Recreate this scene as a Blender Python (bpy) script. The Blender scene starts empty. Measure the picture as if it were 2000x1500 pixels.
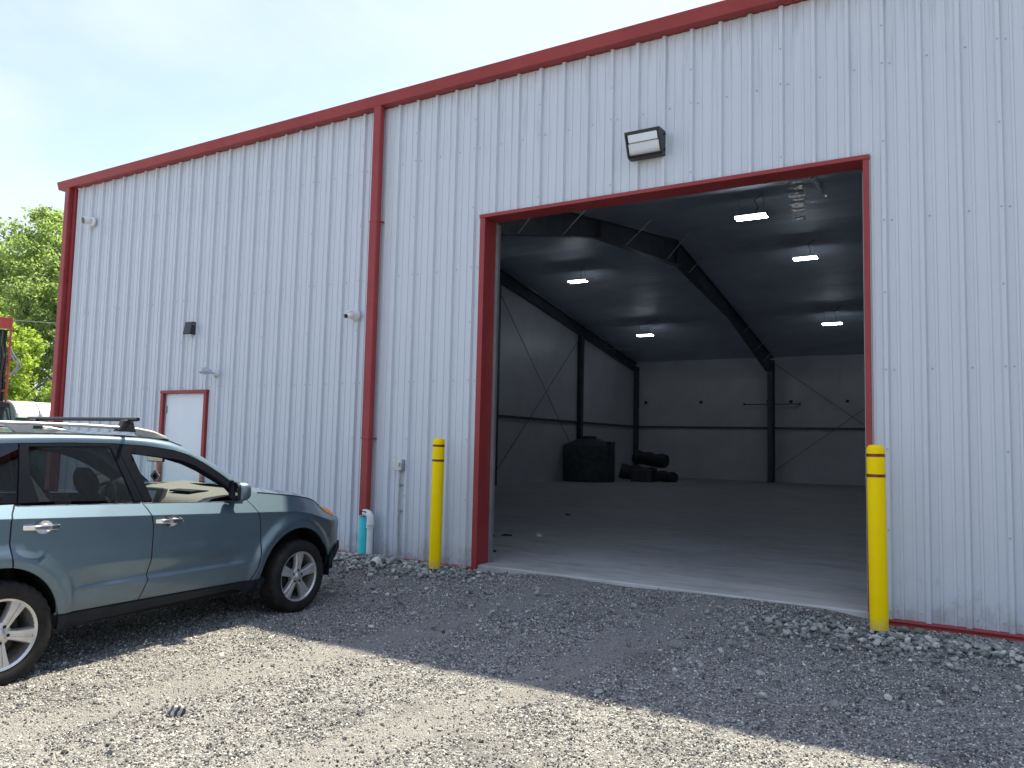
import bpy, bmesh, math, random
import numpy as np
from mathutils import Vector, Matrix, Euler
from mathutils.geometry import tessellate_polygon
R = math.radians
rng = random.Random(7)
nrg = np.random.default_rng(11)
SC = bpy.context.scene
COL = SC.collection

# ------------------------------------------------------------------ camera
cam = bpy.data.cameras.new('camera')
cam_ob = bpy.data.objects.new('camera', cam)
COL.objects.link(cam_ob)
SC.camera = cam_ob
cam.sensor_width = 36.0
cam.lens = 36.0 * 1494.871 / 2000.0
cam.clip_start = 0.05
cam.clip_end = 1500.0
CAM = Vector((13.4095, -7.7269, 1.4557))
_yaw, _pit, _rol = 0.5354, 0.0758, 0.023
_f = Vector((-math.sin(_yaw)*math.cos(_pit), math.cos(_yaw)*math.cos(_pit), math.sin(_pit)))
_r = Vector((math.cos(_yaw), math.sin(_yaw), 0.0))
_u = _r.cross(_f)
_r2 = _r*math.cos(_rol) + _u*math.sin(_rol)
_u2 = -_r*math.sin(_rol) + _u*math.cos(_rol)
cam_ob.matrix_world = Matrix(((_r2.x, _u2.x, -_f.x, CAM.x), (_r2.y, _u2.y, -_f.y, CAM.y), (_r2.z, _u2.z, -_f.z, CAM.z), (0, 0, 0, 1)))

# ------------------------------------------------------------------ sky, sun, exposure
SUN = Vector((0.030, 0.478, 1.0)).normalized()          # direction towards the sun
SKY_STRENGTH, SUN_STRENGTH, EXPOSURE = 0.122, 3.3, 1.68
world = bpy.data.worlds.new('World')
SC.world = world
world.use_nodes = True
nt = world.node_tree
nt.nodes.clear()
def wn(t, **k):
    n = nt.nodes.new(t)
    for a, b in k.items(): setattr(n, a, b)
    return n
wout = wn('ShaderNodeOutputWorld'); wbg = wn('ShaderNodeBackground')
sky = wn('ShaderNodeTexSky', sky_type='NISHITA', sun_disc=False, sun_elevation=math.asin(SUN.z),
         sun_rotation=math.atan2(SUN.x, SUN.y), air_density=1.0, dust_density=1.0, ozone_density=0.6, altitude=100)
tc = wn('ShaderNodeTexCoord'); mp = wn('ShaderNodeMapping'); mp.inputs['Scale'].default_value = (1.0, 1.0, 2.6)
cn = wn('ShaderNodeTexNoise'); cn.inputs['Scale'].default_value = 2.1; cn.inputs['Detail'].default_value = 7.0
cn.inputs['Roughness'].default_value = 0.55; cn.inputs['Distortion'].default_value = 0.35
cr = wn('ShaderNodeValToRGB'); cr.color_ramp.elements[0].position = 0.38; cr.color_ramp.elements[1].position = 0.62
cr.color_ramp.elements[0].color = (0.08, 0.08, 0.08, 1); cr.color_ramp.elements[1].color = (0.97, 0.97, 0.97, 1)
cm = wn('ShaderNodeMix', data_type='RGBA'); cm.inputs[7].default_value = (2.40, 2.68, 2.95, 1)      # thin bright cloud
L = nt.links.new
L(tc.outputs['Generated'], mp.inputs['Vector']); L(mp.outputs['Vector'], cn.inputs['Vector'])
L(cn.outputs['Fac'], cr.inputs['Fac']); L(cr.outputs['Color'], cm.inputs[0])
st_ = wn('ShaderNodeMix', data_type='RGBA', blend_type='MULTIPLY'); st_.inputs[0].default_value = 1.0; st_.inputs[7].default_value = (.84, .76, .83, 1)   # hazy summer sky: less green than a clear one
L(sky.outputs['Color'], st_.inputs[6]); L(st_.outputs[2], cm.inputs[6]); L(cm.outputs[2], wbg.inputs['Color']); L(wbg.outputs[0], wout.inputs['Surface'])
wbg.inputs['Strength'].default_value = SKY_STRENGTH
sun = bpy.data.lights.new('sun', 'SUN'); sun.energy = SUN_STRENGTH; sun.angle = R(0.9); sun.color = (1.0, 0.90, 0.69)
sun_ob = bpy.data.objects.new('sun', sun); COL.objects.link(sun_ob)
sun_ob.rotation_euler = SUN.to_track_quat('Z', 'Y').to_euler(); sun_ob.location = (0, 10, 40)
SC.view_settings.view_transform = 'Standard'
SC.view_settings.look = 'None'
SC.view_settings.gamma = 1.0
SC.view_settings.use_curve_mapping = False
SC.view_settings.exposure = EXPOSURE
try:
    SC.cycles.max_bounces = 10; SC.cycles.diffuse_bounces = 5; SC.cycles.transparent_max_bounces = 24; SC.cycles.use_denoising = True
except Exception: pass

# ------------------------------------------------------------------ materials
class Mat:
    def __init__(s, name):
        s.m = bpy.data.materials.new(name); s.m.use_nodes = True
        s.t = s.m.node_tree; s.t.nodes.clear()
        s.out = s.n('ShaderNodeOutputMaterial'); s.b = s.n('ShaderNodeBsdfPrincipled')
        s.l(s.b.outputs[0], s.out.inputs['Surface'])
    def n(s, typ, **k):
        x = s.t.nodes.new(typ)
        for a, b in k.items(): setattr(x, a, b)
        return x
    def l(s, a, b): s.t.links.new(a, b); return s
    def set(s, **k):
        for a, b in k.items():
            s.b.inputs[{'col': 'Base Color', 'rough': 'Roughness', 'metal': 'Metallic', 'coat': 'Coat Weight', 'coatr': 'Coat Roughness', 'spec': 'Specular IOR Level', 'alpha': 'Alpha', 'trans': 'Transmission Weight', 'ior': 'IOR'}[a]].default_value = (*b, 1) if isinstance(b, tuple) else b
        return s
    def coord(s, scale=(1, 1, 1), obj=True):
        c = s.n('ShaderNodeTexCoord'); m = s.n('ShaderNodeMapping'); m.inputs['Scale'].default_value = scale
        s.l(c.outputs['Object' if obj else 'Generated'], m.inputs['Vector']); return m.outputs['Vector']
    def noise(s, v, scale, detail=5, rough=.55, dist=0.0):
        x = s.n('ShaderNodeTexNoise'); x.inputs['Scale'].default_value = scale; x.inputs['Detail'].default_value = detail
        x.inputs['Roughness'].default_value = rough; x.inputs['Distortion'].default_value = dist; s.l(v, x.inputs['Vector']); return x.outputs['Fac']
    def ramp(s, f, pts):
        x = s.n('ShaderNodeValToRGB'); e = x.color_ramp.elements
        while len(e) < len(pts): e.new(.5)
        for q, (p, c) in zip(e, pts): q.position = p; q.color = (*c, 1) if isinstance(c, tuple) else (c, c, c, 1)
        s.l(f, x.inputs['Fac']); return x.outputs['Color']
    def mix(s, fac, a, b, mode='MIX'):
        x = s.n('ShaderNodeMix', data_type='RGBA', blend_type=mode)
        for k, sock, v in ((0, x.inputs[0], fac), (6, x.inputs[6], a), (7, x.inputs[7], b)):
            if isinstance(v, (int, float)): sock.default_value = v if k == 0 else (v, v, v, 1)
            elif isinstance(v, tuple): sock.default_value = (*v, 1)
            else: s.l(v, sock)
        return x.outputs[2]
    def math(s, op, a, b=0.0):
        x = s.n('ShaderNodeMath', operation=op)
        for sock, v in ((x.inputs[0], a), (x.inputs[1], b)):
            if isinstance(v, (int, float)): sock.default_value = v
            else: s.l(v, sock)
        return x.outputs[0]
    def sep(s, v):
        x = s.n('ShaderNodeSeparateXYZ'); s.l(v, x.inputs[0]); return x.outputs
    def bump(s, h, strength=.3, dist=.01, normal=None):
        x = s.n('ShaderNodeBump'); x.inputs['Strength'].default_value = strength; x.inputs['Distance'].default_value = dist
        s.l(h, x.inputs['Height'])
        if normal is not None: s.l(normal, x.inputs['Normal'])
        s.l(x.outputs[0], s.b.inputs['Normal']); return x.outputs[0]
    def base(s, c): s.l(c, s.b.inputs['Base Color']); return s
    def roughness(s, c): s.l(c, s.b.inputs['Roughness']); return s

M = {}
def simple(name, col, rough=.5, metal=0.0, var=.12, scale=6.0, bump=0.0, **k):
    m = Mat(name); m.set(rough=rough, metal=metal, **k)
    v = m.coord(); f = m.noise(v, scale, 6)
    lo = tuple(max(0, c*(1-var)) for c in col); hi = tuple(min(1, c*(1+var)) for c in col)
    m.base(m.ramp(f, [(.3, lo), (.7, hi)]))
    if bump: m.bump(m.noise(v, scale*6, 4), bump, .004)
    M[name] = m.m
    return m

# painted steel siding, with rain streaks and dust
m = Mat('siding'); m.set(rough=.38, metal=0.0, spec=.5)
v = m.coord((1, 1, .05)); st = m.noise(v, 22, 4, .6)
v1 = m.coord(); bl = m.noise(v1, .9, 4)
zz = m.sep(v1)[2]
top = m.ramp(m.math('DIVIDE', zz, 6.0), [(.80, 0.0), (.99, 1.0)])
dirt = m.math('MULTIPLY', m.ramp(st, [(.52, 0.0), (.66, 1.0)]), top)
base = m.mix(bl, (.555, .60, .655), (.605, .645, .695))
base = m.mix(m.math('MULTIPLY', m.ramp(st, [(.55, 0.0), (.7, 1.0)]), .10), base, (.36, .385, .41))
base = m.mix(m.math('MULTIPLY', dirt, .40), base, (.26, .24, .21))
low = m.ramp(m.math('ADD', zz, m.math('MULTIPLY', bl, .35)), [(.05, .35), (.42, 0.0)])
base = m.mix(low, base, (.36, .35, .33))
sp = m.ramp(m.math('ADD', m.noise(m.coord((1, 1, .6)), 7, 6, .75), m.math('MULTIPLY', zz, -.55)), [(.40, 0.0), (.62, .55)])
base = m.mix(sp, base, (.27, .26, .245))
m.base(base); m.roughness(m.ramp(bl, [(.3, .34), (.7, .46)]))
m.bump(m.noise(m.coord((1, 1, .35)), 2.2, 2), .22, .02); M['siding'] = m.m

m = Mat('red_trim'); m.set(rough=.42, spec=.28)
v = m.coord(); f = m.noise(v, 3.0, 6)
c = m.ramp(f, [(.3, (.285, .040, .042)), (.7, (.335, .052, .053))])
sp = m.ramp(m.noise(v, 60, 2), [(.72, 0.0), (.80, .35)])
m.base(m.mix(sp, c, (.40, .25, .23))); m.bump(m.noise(m.coord((.4, 1, 1)), 3.5, 2), .10, .01); M['red_trim'] = m.m

simple('screw', (.42, .44, .46), .4, .0)
simple('door_white', (.70, .76, .82), .35, var=.04, scale=1.5)
simple('steel_grey', (.30, .32, .33), .42, .5)
simple('galvanised', (.46, .49, .51), .4, .5, var=.2, scale=14)
simple('roof_steel', (.45, .46, .47), .45, .2)

# white vinyl faced insulation, wrinkled
def vinyl(name, col, wave_scale, wrinkle, stretch, ro):
    m = Mat(name); m.set(rough=ro, spec=.3)
    v = m.coord(); f = m.noise(v, 1.2, 5)
    m.base(m.ramp(f, [(.25, tuple(c*.82 for c in col)), (.75, col)]))
    h1 = m.noise(m.coord(stretch), wave_scale, 4, .6, .6)
    h2 = m.noise(v, wrinkle, 5, .7, 1.2)
    h = m.math('ADD', m.math('MULTIPLY', h1, 1.0), m.math('MULTIPLY', h2, .25))
    m.bump(h, .55, .06); M[name] = m.m
vinyl('ceiling_vinyl', (.55, .61, .74), 2.2, 7, (.16, 1.6, 1), .55)
vinyl('wall_vinyl', (.66, .69, .74), 1.6, 5, (1.2, 1.2, .15), .34)
m = Mat('streak_foil'); m.set(rough=.30, metal=.75, col=(.82, .83, .84)); M['streak_foil'] = m.m  # shiny foil for the added folds that make the ceiling's bright streak
simple('frame_steel', (.07, .085, .105), .5, .1, var=.25, scale=3)

# concrete slab
m = Mat('concrete'); m.set(rough=.62)
v = m.coord(); f = m.noise(v, .7, 8, .62); g = m.noise(m.coord((.25, 1, 1)), 2.4, 6, .65, .8); h = m.noise(v, 45, 3)
c = m.ramp(f, [(.30, (.30, .31, .315)), (.5, (.43, .44, .435)), (.70, (.54, .545, .53))])
c = m.mix(m.ramp(g, [(.50, 0.0), (.72, .55)]), c, (.22, .225, .23))
c = m.mix(m.ramp(h, [(.62, 0.0), (.75, .4)]), c, (.42, .42, .40))
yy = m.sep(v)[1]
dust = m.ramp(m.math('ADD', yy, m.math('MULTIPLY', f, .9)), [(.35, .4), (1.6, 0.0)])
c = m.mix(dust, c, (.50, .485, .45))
k2 = m.noise(m.coord((.35, 1, 1)), 5.5, 8, .72, .5)
c = m.mix(m.ramp(k2, [(.42, .0), (.62, .55)]), c, (.56, .57, .55))
k3 = m.noise(m.coord((.3, 1.3, 1)), 3.1, 7, .75, 1.0)
c = m.mix(m.ramp(k3, [(.54, .0), (.66, .55)]), c, (.22, .225, .23))
m.base(c); m.roughness(m.ramp(f, [(.3, .45), (.7, .75)])); m.bump(m.math('ADD', f, m.math('MULTIPLY', h, .2)), .25, .02); M['concrete'] = m.m

# gravel ground sheet
m = Mat('gravel_sheet'); m.set(rough=.95, spec=.2)
v = m.coord()
vo = m.n('ShaderNodeTexVoronoi'); vo.inputs['Scale'].default_value = 75; m.l(v, vo.inputs['Vector'])
vo2 = m.n('ShaderNodeTexVoronoi'); vo2.inputs['Scale'].default_value = 150; m.l(v, vo2.inputs['Vector'])
cs = m.sep(vo.outputs['Color'])
c = m.ramp(cs[0], [(0.0, (.05, .052, .054)), (.40, (.17, .172, .170)), (.75, (.36, .360, .345)), (1.0, (.70, .69, .65))])
cs2 = m.sep(vo2.outputs['Color'])
c2 = m.ramp(cs2[0], [(0.0, (.05, .052, .054)), (.50, (.21, .212, .208)), (1.0, (.62, .61, .58))])
c = m.mix(.45, c, c2)
big = m.noise(v, .75, 5, .6)
c = m.mix(m.ramp(big, [(.35, 0.0), (.65, .30)]), c, (.34, .335, .325))
dk = m.noise(v, 1.7, 4, .6)
c = m.mix(m.ramp(dk, [(.52, 0.0), (.68, .55)]), c, (.10, .10, .105))
sx = m.sep(v)
def track(off):
    cx = m.math('ADD', sx[0], m.math('MULTIPLY', sx[1], -.16)); cx = m.math('ADD', cx, m.math('MULTIPLY', m.math('SUBTRACT', m.noise(v, .5, 2), .5), .5))
    return m.math('ABSOLUTE', m.math('SUBTRACT', cx, off))
tk_ = m.math('MINIMUM', track(9.75), track(11.35))
band = m.math('MULTIPLY', m.ramp(m.math('ADD', tk_, m.math('MULTIPLY', m.noise(v, 5, 4), .16)), [(.16, 1.0), (.36, 0.0)]), 1.0)
fine_ = m.ramp(m.noise(v, 160, 3, .7), [(.38, (.11, .112, .112)), (.62, (.46, .455, .43))])
c = m.mix(m.math('MULTIPLY', band, .8), c, m.mix(.35, fine_, (.29, .288, .28)))
c = m.mix(m.ramp(m.noise(v, 1.1, 5, .65), [(.50, 0.0), (.66, .45)]), c, fine_)
m.base(c)
hh = m.math('ADD', m.math('MULTIPLY', vo.outputs['Distance'], -1.0), m.math('MULTIPLY', vo2.outputs['Distance'], -.5))
m.bump(hh, .9, .02); M['gravel_sheet'] = m.m

def stone_mat(name, pts, scale=14):
    m = Mat(name); m.set(rough=.88, spec=.25)
    oi = m.n('ShaderNodeObjectInfo'); v = m.coord()
    c = m.ramp(oi.outputs['Random'], pts)
    f = m.noise(v, scale, 5, .65)
    m.base(m.mix(m.ramp(f, [(.35, .0), (.75, .45)]), c, m.mix(.5, c, (.40, .39, .36), 'MULTIPLY')))
    m.bump(m.noise(v, scale*2, 4), .35, .01); M[name] = m.m
stone_mat('pebble', [(0.0, (.055, .057, .060)), (.32, (.155, .158, .158)), (.60, (.31, .312, .300)), (.83, (.52, .515, .480)), (1.0, (.76, .745, .69))], 1.2)
stone_mat('crushed_stone', [(0.0, (.15, .158, .152)), (.35, (.27, .285, .272)), (.75, (.39, .40, .378)), (1.0, (.56, .55, .50))], 1.2)
stone_mat('rock', [(0.0, (.20, .212, .205)), (.4, (.30, .318, .305)), (.75, (.41, .42, .395)), (.92, (.52, .50, .44)), (1.0, (.15, .13, .12))], 16)
m = Mat('striped_rock'); m.set(rough=.8)
w = m.n('ShaderNodeTexWave'); w.inputs['Scale'].default_value = 1.1; w.inputs['Distortion'].default_value = 3; m.l(m.coord((.5, .4, 1.3)), w.inputs['Vector'])
m.base(m.ramp(w.outputs['Fac'], [(.4, (.05, .05, .05)), (.55, (.42, .41, .38))])); M['striped_rock'] = m.m

m = Mat('bollard_yellow'); m.set(rough=.5, spec=.12)
v = m.coord(); f = m.noise(v, 5, 5)
sc = m.ramp(m.noise(m.coord((1, 1, .3)), 26, 5, .7), [(.66, 0.0), (.74, .35)])
yl = m.mix(sc, m.ramp(f, [(.3, (.95, .67, .0)), (.7, (.99, .72, .0))]), (.55, .40, .05))
foot = m.ramp(m.math('ADD', m.sep(v)[2], m.math('MULTIPLY', m.noise(v, 14, 5, .7), .22)), [(.12, .65), (.26, 0.0)])
yl = m.mix(foot, yl, (.33, .29, .19))
sf = m.ramp(m.noise(m.coord((1, 1, .12)), 34, 4, .8), [(.70, 0.0), (.76, .5)])
m.base(m.mix(sf, yl, (.42, .30, .06))); M['bollard_yellow'] = m.m
simple('tape_red', (.17, .020, .006), .3, var=.5, scale=40)
simple('rusty_steel', (.075, .045, .035), .8, .3, var=.4, scale=20)
simple('cyan_pipe', (.05, .66, .72), .4, var=.08)
simple('white_pvc', (.74, .76, .76), .35, var=.06)
simple('white_plastic', (.78, .79, .80), .35, var=.03)
simple('black_housing', (.022, .024, .028), .45, var=.2)
simple('black_lens', (.008, .008, .01), .08)
simple('light_grey_cast', (.55, .58, .60), .4, .2)
simple('lens_panel', (.78, .84, .90), .3, var=.05, scale=2)
m = Mat('reflector'); m.set(col=(.66, .72, .78), rough=.35, metal=.3); M['reflector'] = m.m
m = Mat('lit_tube'); m.set(col=(.9, .9, .9)); m.b.inputs['Emission Color'].default_value = (.84, .92, 1.0, 1); m.b.inputs['Emission Strength'].default_value = 14.0; M['lit_tube'] = m.m
simple('tank_black', (.050, .068, .080), .5, var=.4, scale=4)
simple('tarp_black', (.032, .038, .048), .55, var=.4, scale=8, bump=.3)
simple('crate_grey', (.06, .065, .07), .6, var=.3)
simple('paper_white', (.75, .75, .73), .7)
simple('dark_scrap', (.02, .02, .02), .7)
# crane, toilets
simple('crane_red', (.46, .060, .050), .4, var=.2, scale=5)
simple('crane_black', (.020, .022, .026), .45, var=.3)
simple('hose_rubber', (.025, .025, .027), .5)
simple('hose_steel', (.30, .31, .32), .35, .7)
simple('toilet_green', (.012, .10, .085), .45, var=.1)
simple('rim_grey', (.42, .44, .44), .5, var=.04)
m = simple('toilet_roof', (.78, .80, .80), .4, var=.04)
simple('wire', (.30, .30, .29), .5)

# bark and leaves
m = Mat('bark'); m.set(rough=.9); v = m.coord((1, 1, .2)); f = m.noise(v, 14, 6, .65)
m.base(m.ramp(f, [(.3, (.045, .036, .028)), (.7, (.13, .11, .09))])); m.bump(f, .6, .03); M['bark'] = m.m
def leaf_mat(name, cols):
    m = Mat(name); m.set(rough=.5, spec=.35)
    g = m.n('ShaderNodeNewGeometry')
    c = m.ramp(g.outputs['Random Per Island'], cols)
    f = m.noise(m.coord(), .55, 3)
    c = m.mix(m.ramp(f, [(.35, .0), (.7, .5)]), c, m.mix(1.0, c, (1.35, 1.25, .8), 'MULTIPLY'))
    m.base(c)
    tr = m.n('ShaderNodeBsdfTranslucent'); m.l(m.mix(1.0, c, (2.15, 2.3, 1.25), 'MULTIPLY'), tr.inputs['Color'])
    ms = m.n('ShaderNodeMixShader'); ms.inputs[0].default_value = .50
    m.l(m.b.outputs[0], ms.inputs[1]); m.l(tr.outputs[0], ms.inputs[2]); m.l(ms.outputs[0], m.out.inputs['Surface']); M[name] = m.m
leaf_mat('leaf_mid', [(0.0, (.105, .155, .075)), (.5, (.175, .24, .115)), (1.0, (.25, .31, .16))])
leaf_mat('leaf_light', [(0.0, (.13, .19, .045)), (.5, (.20, .275, .065)), (1.0, (.28, .34, .11))])

# ------------------------------------------------------------------ mesh helpers
class MB:
    """collects shapes and links them as one mesh object"""
    def __init__(s): s.v = []; s.f = []
    def add(s, vs, fs):
        o = len(s.v); s.v += [tuple(x) for x in vs]; s.f += [tuple(i+o for i in q) for q in fs]; return s
    def box(s, x0, x1, y0, y1, z0, z1, mat=None):
        vs = [Vector((x, y, z)) for x in (x0, x1) for y in (y0, y1) for z in (z0, z1)]
        if mat is not None: vs = [mat @ q for q in vs]
        return s.add(vs, [(0, 1, 3, 2), (4, 6, 7, 5), (0, 4, 5, 1), (2, 3, 7, 6), (0, 2, 6, 4), (1, 5, 7, 3)])
    def tube(s, pts, r, n=10, caps=True, r_end=None):
        pts = [Vector(p) for p in pts]; N = len(pts); rings = []
        up = Vector((0, 0, 1)); prev = None
        for i, p in enumerate(pts):
            t = (pts[min(i+1, N-1)] - pts[max(i-1, 0)]).normalized()
            if prev is None:
                a = t.cross(up)
                if a.length < 1e-3: a = t.cross(Vector((1, 0, 0)))
            else:
                a = prev - t*prev.dot(t)
            a.normalize(); prev = a; b = t.cross(a)
            rr = r[i] if isinstance(r, (list, tuple)) else (r if r_end is None else r + (r_end-r)*i/(N-1))
            rings.append([p + (a*math.cos(2*math.pi*k/n) + b*math.sin(2*math.pi*k/n))*rr for k in range(n)])
        vs = [q for g in rings for q in g]; fs = []
        for i in range(N-1):
            for k in range(n): fs.append((i*n+k, i*n+(k+1) % n, (i+1)*n+(k+1) % n, (i+1)*n+k))
        if caps: fs.append(tuple(range(n-1, -1, -1))); fs.append(tuple((N-1)*n+k for k in range(n)))
        return s.add(vs, fs)
    def lathe(s, prof, n=24, mat=None, a0=0.0, a1=2*math.pi, caps=True):
        """profile (r, z) turned about local z"""
        full = abs(a1-a0-2*math.pi) < 1e-6; K = n if full else n+1; vs = []; fs = []
        for r, z in prof:
            for k in range(K):
                a = a0+(a1-a0)*k/n; q = Vector((r*math.cos(a), r*math.sin(a), z)); vs.append(mat @ q if mat is not None else q)
        for i in range(len(prof)-1):
            for k in range(n if full else n): fs.append((i*K+k, i*K+(k+1) % K, (i+1)*K+(k+1) % K, (i+1)*K+k))
        if full and caps:
            if prof[0][0] > 1e-5: fs.append(tuple(range(K-1, -1, -1)))
            if prof[-1][0] > 1e-5: fs.append(tuple((len(prof)-1)*K+k for k in range(K)))
        return s.add(vs, fs)
    def sphere(s, c, r, nu=16, nv=10, mat=None):
        pr = [(max(1e-6, r*math.sin(math.pi*i/nv)), -r*math.cos(math.pi*i/nv)) for i in range(nv+1)]
        T = Matrix.Translation(c)
        if mat is not None: T = T @ mat
        return s.lathe(pr, nu, T, caps=False)
    def prism(s, poly, axis, a, b):
        """polygon in the two other axes, extruded from a to b along axis"""
        def put(p, t): return {'x': (t, p[0], p[1]), 'y': (p[0], t, p[1]), 'z': (p[0], p[1], t)}[axis]
        n = len(poly); vs = [put(p, a) for p in poly] + [put(p, b) for p in poly]
        fs = [tuple(range(n-1, -1, -1)), tuple(range(n, 2*n))] + [(i, (i+1) % n, n+(i+1) % n, n+i) for i in range(n)]
        return s.add(vs, fs)
    def sheet(s, rows):
        """grid of points -> quads"""
        k = len(rows[0]); vs = [p for r in rows for p in r]
        return s.add(vs, [(i*k+j, i*k+j+1, (i+1)*k+j+1, (i+1)*k+j) for i in range(len(rows)-1) for j in range(k-1)])
    def mesh(s, name, mat, smooth=35, fix=True):
        me = bpy.data.meshes.new(name); me.from_pydata(s.v, [], s.f)
        if fix:
            bm = bmesh.new(); bm.from_mesh(me); bmesh.ops.remove_doubles(bm, verts=bm.verts, dist=1e-5); bmesh.ops.recalc_face_normals(bm, faces=bm.faces); bm.to_mesh(me); bm.free()
        if mat is not None: me.materials.append(M[mat] if isinstance(mat, str) else mat)
        if smooth is not None:
            me.polygons.foreach_set('use_smooth', [True]*len(me.polygons)); me.set_sharp_from_angle(angle=R(smooth))
        return me
    def build(s, name, mat, parent=None, smooth=35, bevel=0.0, fix=True, **k):
        return put(name, s.mesh(name, mat, smooth, fix), parent, bevel, **k)
def put(name, me, parent=None, bevel=0.0, label=None, kind=None, loc=None, rot=None):
    o = bpy.data.objects.new(name, me); COL.objects.link(o)
    if parent is not None: o.parent = parent
    if loc is not None: o.location = loc
    if rot is not None: o.rotation_euler = rot
    if bevel:
        b = o.modifiers.new('bevel', 'BEVEL'); b.width = bevel; b.segments = 2; b.limit_method = 'ANGLE'; b.angle_limit = R(40)
    if label: o['label'] = label
    if kind: o['kind'] = kind
    return o
def tag(o, label, cat, group=None):
    o['label'] = label; o['category'] = cat
    if group: o['group'] = group
    return o
def thing(name, label, cat, loc=(0, 0, 0), rotz=0.0, group=None):
    o = bpy.data.objects.new(name, None); o.empty_display_size = .2; COL.objects.link(o)
    o.location = loc; o.rotation_euler = (0, 0, rotz); return tag(o, label, cat, group)
def sub(name, parent, loc=(0, 0, 0), rot=(0, 0, 0)):
    o = bpy.data.objects.new(name, None); o.empty_display_size = .1; COL.objects.link(o); o.parent = parent; o.location = loc; o.rotation_euler = rot; return o
def smooth(a, b, x):
    t = np.clip((x-a)/(b-a), 0, 1); return t*t*(3-2*t)

# ------------------------------------------------------------------ ground
def gz(x, y):
    """height of the gravel yard (slab top is 0)"""
    x = np.asarray(x, float); y = np.asarray(y, float)
    z = -.085 - .085*smooth(0.2, 2.6, -y) - .06*smooth(6, 30, -y)
    ramp = smooth(8.45, 9.3, x)*(1-smooth(12.2, 12.9, x))*(1-smooth(0.0, 1.3, -y))
    z = z + ramp*.058
    pile = np.exp(-((x-7.1)/1.15)**2-((y+.42)/.42)**2)*.055 + np.exp(-((x-13.2)/.6)**2-((y+.75)/.28)**2)*.045
    z = z + pile
    z = z + .010*np.sin(x*1.7+y*.9)*np.cos(y*1.3-x*.6)+.006*np.sin(x*4.1-y*2.3)*np.sin(y*3.7+x*.8)
    far = smooth(25, 60, np.hypot(x-10, y))
    return z*(1-far) + far*-.25
def axis(segs):
    out = []
    for a, b, n in segs: out += list(np.linspace(a, b, n, endpoint=False))
    return np.array(out+[segs[-1][1]])
gx = axis([(-700, -60, 10), (-60, -6, 28), (-6, 2, 40), (2, 16, 230), (16, 22, 30), (22, 80, 28), (80, 700, 10)])
gy = axis([(-700, -60, 10), (-60, -10, 30), (-10, -6.5, 35), (-6.5, .3, 125), (.3, 30, 12), (30, 80, 12), (80, 700, 8)])
X, Y = np.meshgrid(gx, gy)
Z = gz(X, Y)
fine = (X > 2) & (X < 16) & (Y > -7) & (Y < 0.0)
Z = Z + np.where(fine, nrg.normal(0, .0035, Z.shape), 0)
Z = np.where((X > -.3) & (X < 20) & (Y > .06), -.32, Z)
nx_, ny_ = len(gx), len(gy)
me = bpy.data.meshes.new('gravel_ground')
ii = (np.arange(ny_-1)[:, None]*nx_+np.arange(nx_-1)[None, :]).ravel()
me.from_pydata(np.stack([X, Y, Z], -1).reshape(-1, 3).tolist(), [], np.stack([ii, ii+1, ii+nx_+1, ii+nx_], -1).tolist())
me.materials.append(M['gravel_sheet']); me.polygons.foreach_set('use_smooth', [True]*len(me.polygons))
ground = put('gravel_ground', me, kind='structure')

# concrete slab: floor of the hall and its edge at the threshold
BX0, BX1, BY1 = -.45, 19.1, 27.1
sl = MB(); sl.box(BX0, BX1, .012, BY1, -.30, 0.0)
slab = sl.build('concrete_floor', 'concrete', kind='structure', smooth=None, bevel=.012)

# ------------------------------------------------------------------ warehouse
hall = thing('warehouse', 'light grey ribbed steel warehouse with red gutter and open doorway', 'building', (0, 0, 0))
P = .9144; RIB = P/3
OPEN = [(8.375, 12.655, -1, 4.195), (2.315, 3.412, -1, 2.150)]       # vehicle door, man door
WZ0, WZ1 = -.032, 5.90
prof = [(-.032, 0.0), (-.016, -.036), (.016, -.036), (.032, 0.0), (.086, 0), (.092, -.008), (.110, -.008), (.116, 0), (.188, 0), (.194, -.008), (.212, -.008), (.218, 0)]
def wall_profile(x0, x1):
    pts = []
    k0 = int(math.floor(x0/RIB))-1
    allp = [(k*RIB+a, b) for k in range(k0, int(math.ceil(x1/RIB))+2) for a, b in prof]
    def at(x):
        for (xa, ya), (xb, yb) in zip(allp, allp[1:]):
            if xa <= x <= xb: return (x, ya+(yb-ya)*(x-xa)/max(1e-9, xb-xa))
    pts = [at(x0)] + [p for p in allp if x0+1e-4 < p[0] < x1-1e-4] + [at(x1)]
    return pts
def panel_piece(mb, x0, x1, z0, z1, lift=0.0):
    p = wall_profile(x0, x1)
    mb.sheet([[(x, y-lift, z) for x, y in p] for z in (z0, z1)])
i0, i1 = -1, 20
for i in range(i0, i1):
    x0, x1 = max(-.50, i*P-.014), min(19.0, (i+1)*P+.014)
    lift = .0015 if i % 2 else .0
    mb = MB(); holes = [h for h in OPEN if h[1] > x0 and h[0] < x1]
    if not holes: panel_piece(mb, x0, x1, WZ0, WZ1, lift)
    for h in holes:
        if h[0] > x0: panel_piece(mb, x0, h[0], WZ0, WZ1, lift)
        if h[1] < x1: panel_piece(mb, h[1], x1, WZ0, WZ1, lift)
        panel_piece(mb, max(x0, h[0]), min(x1, h[1]), h[3], WZ1, lift)
    mb.build('wall_panel', 'siding', hall, smooth=None, fix=True)
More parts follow.
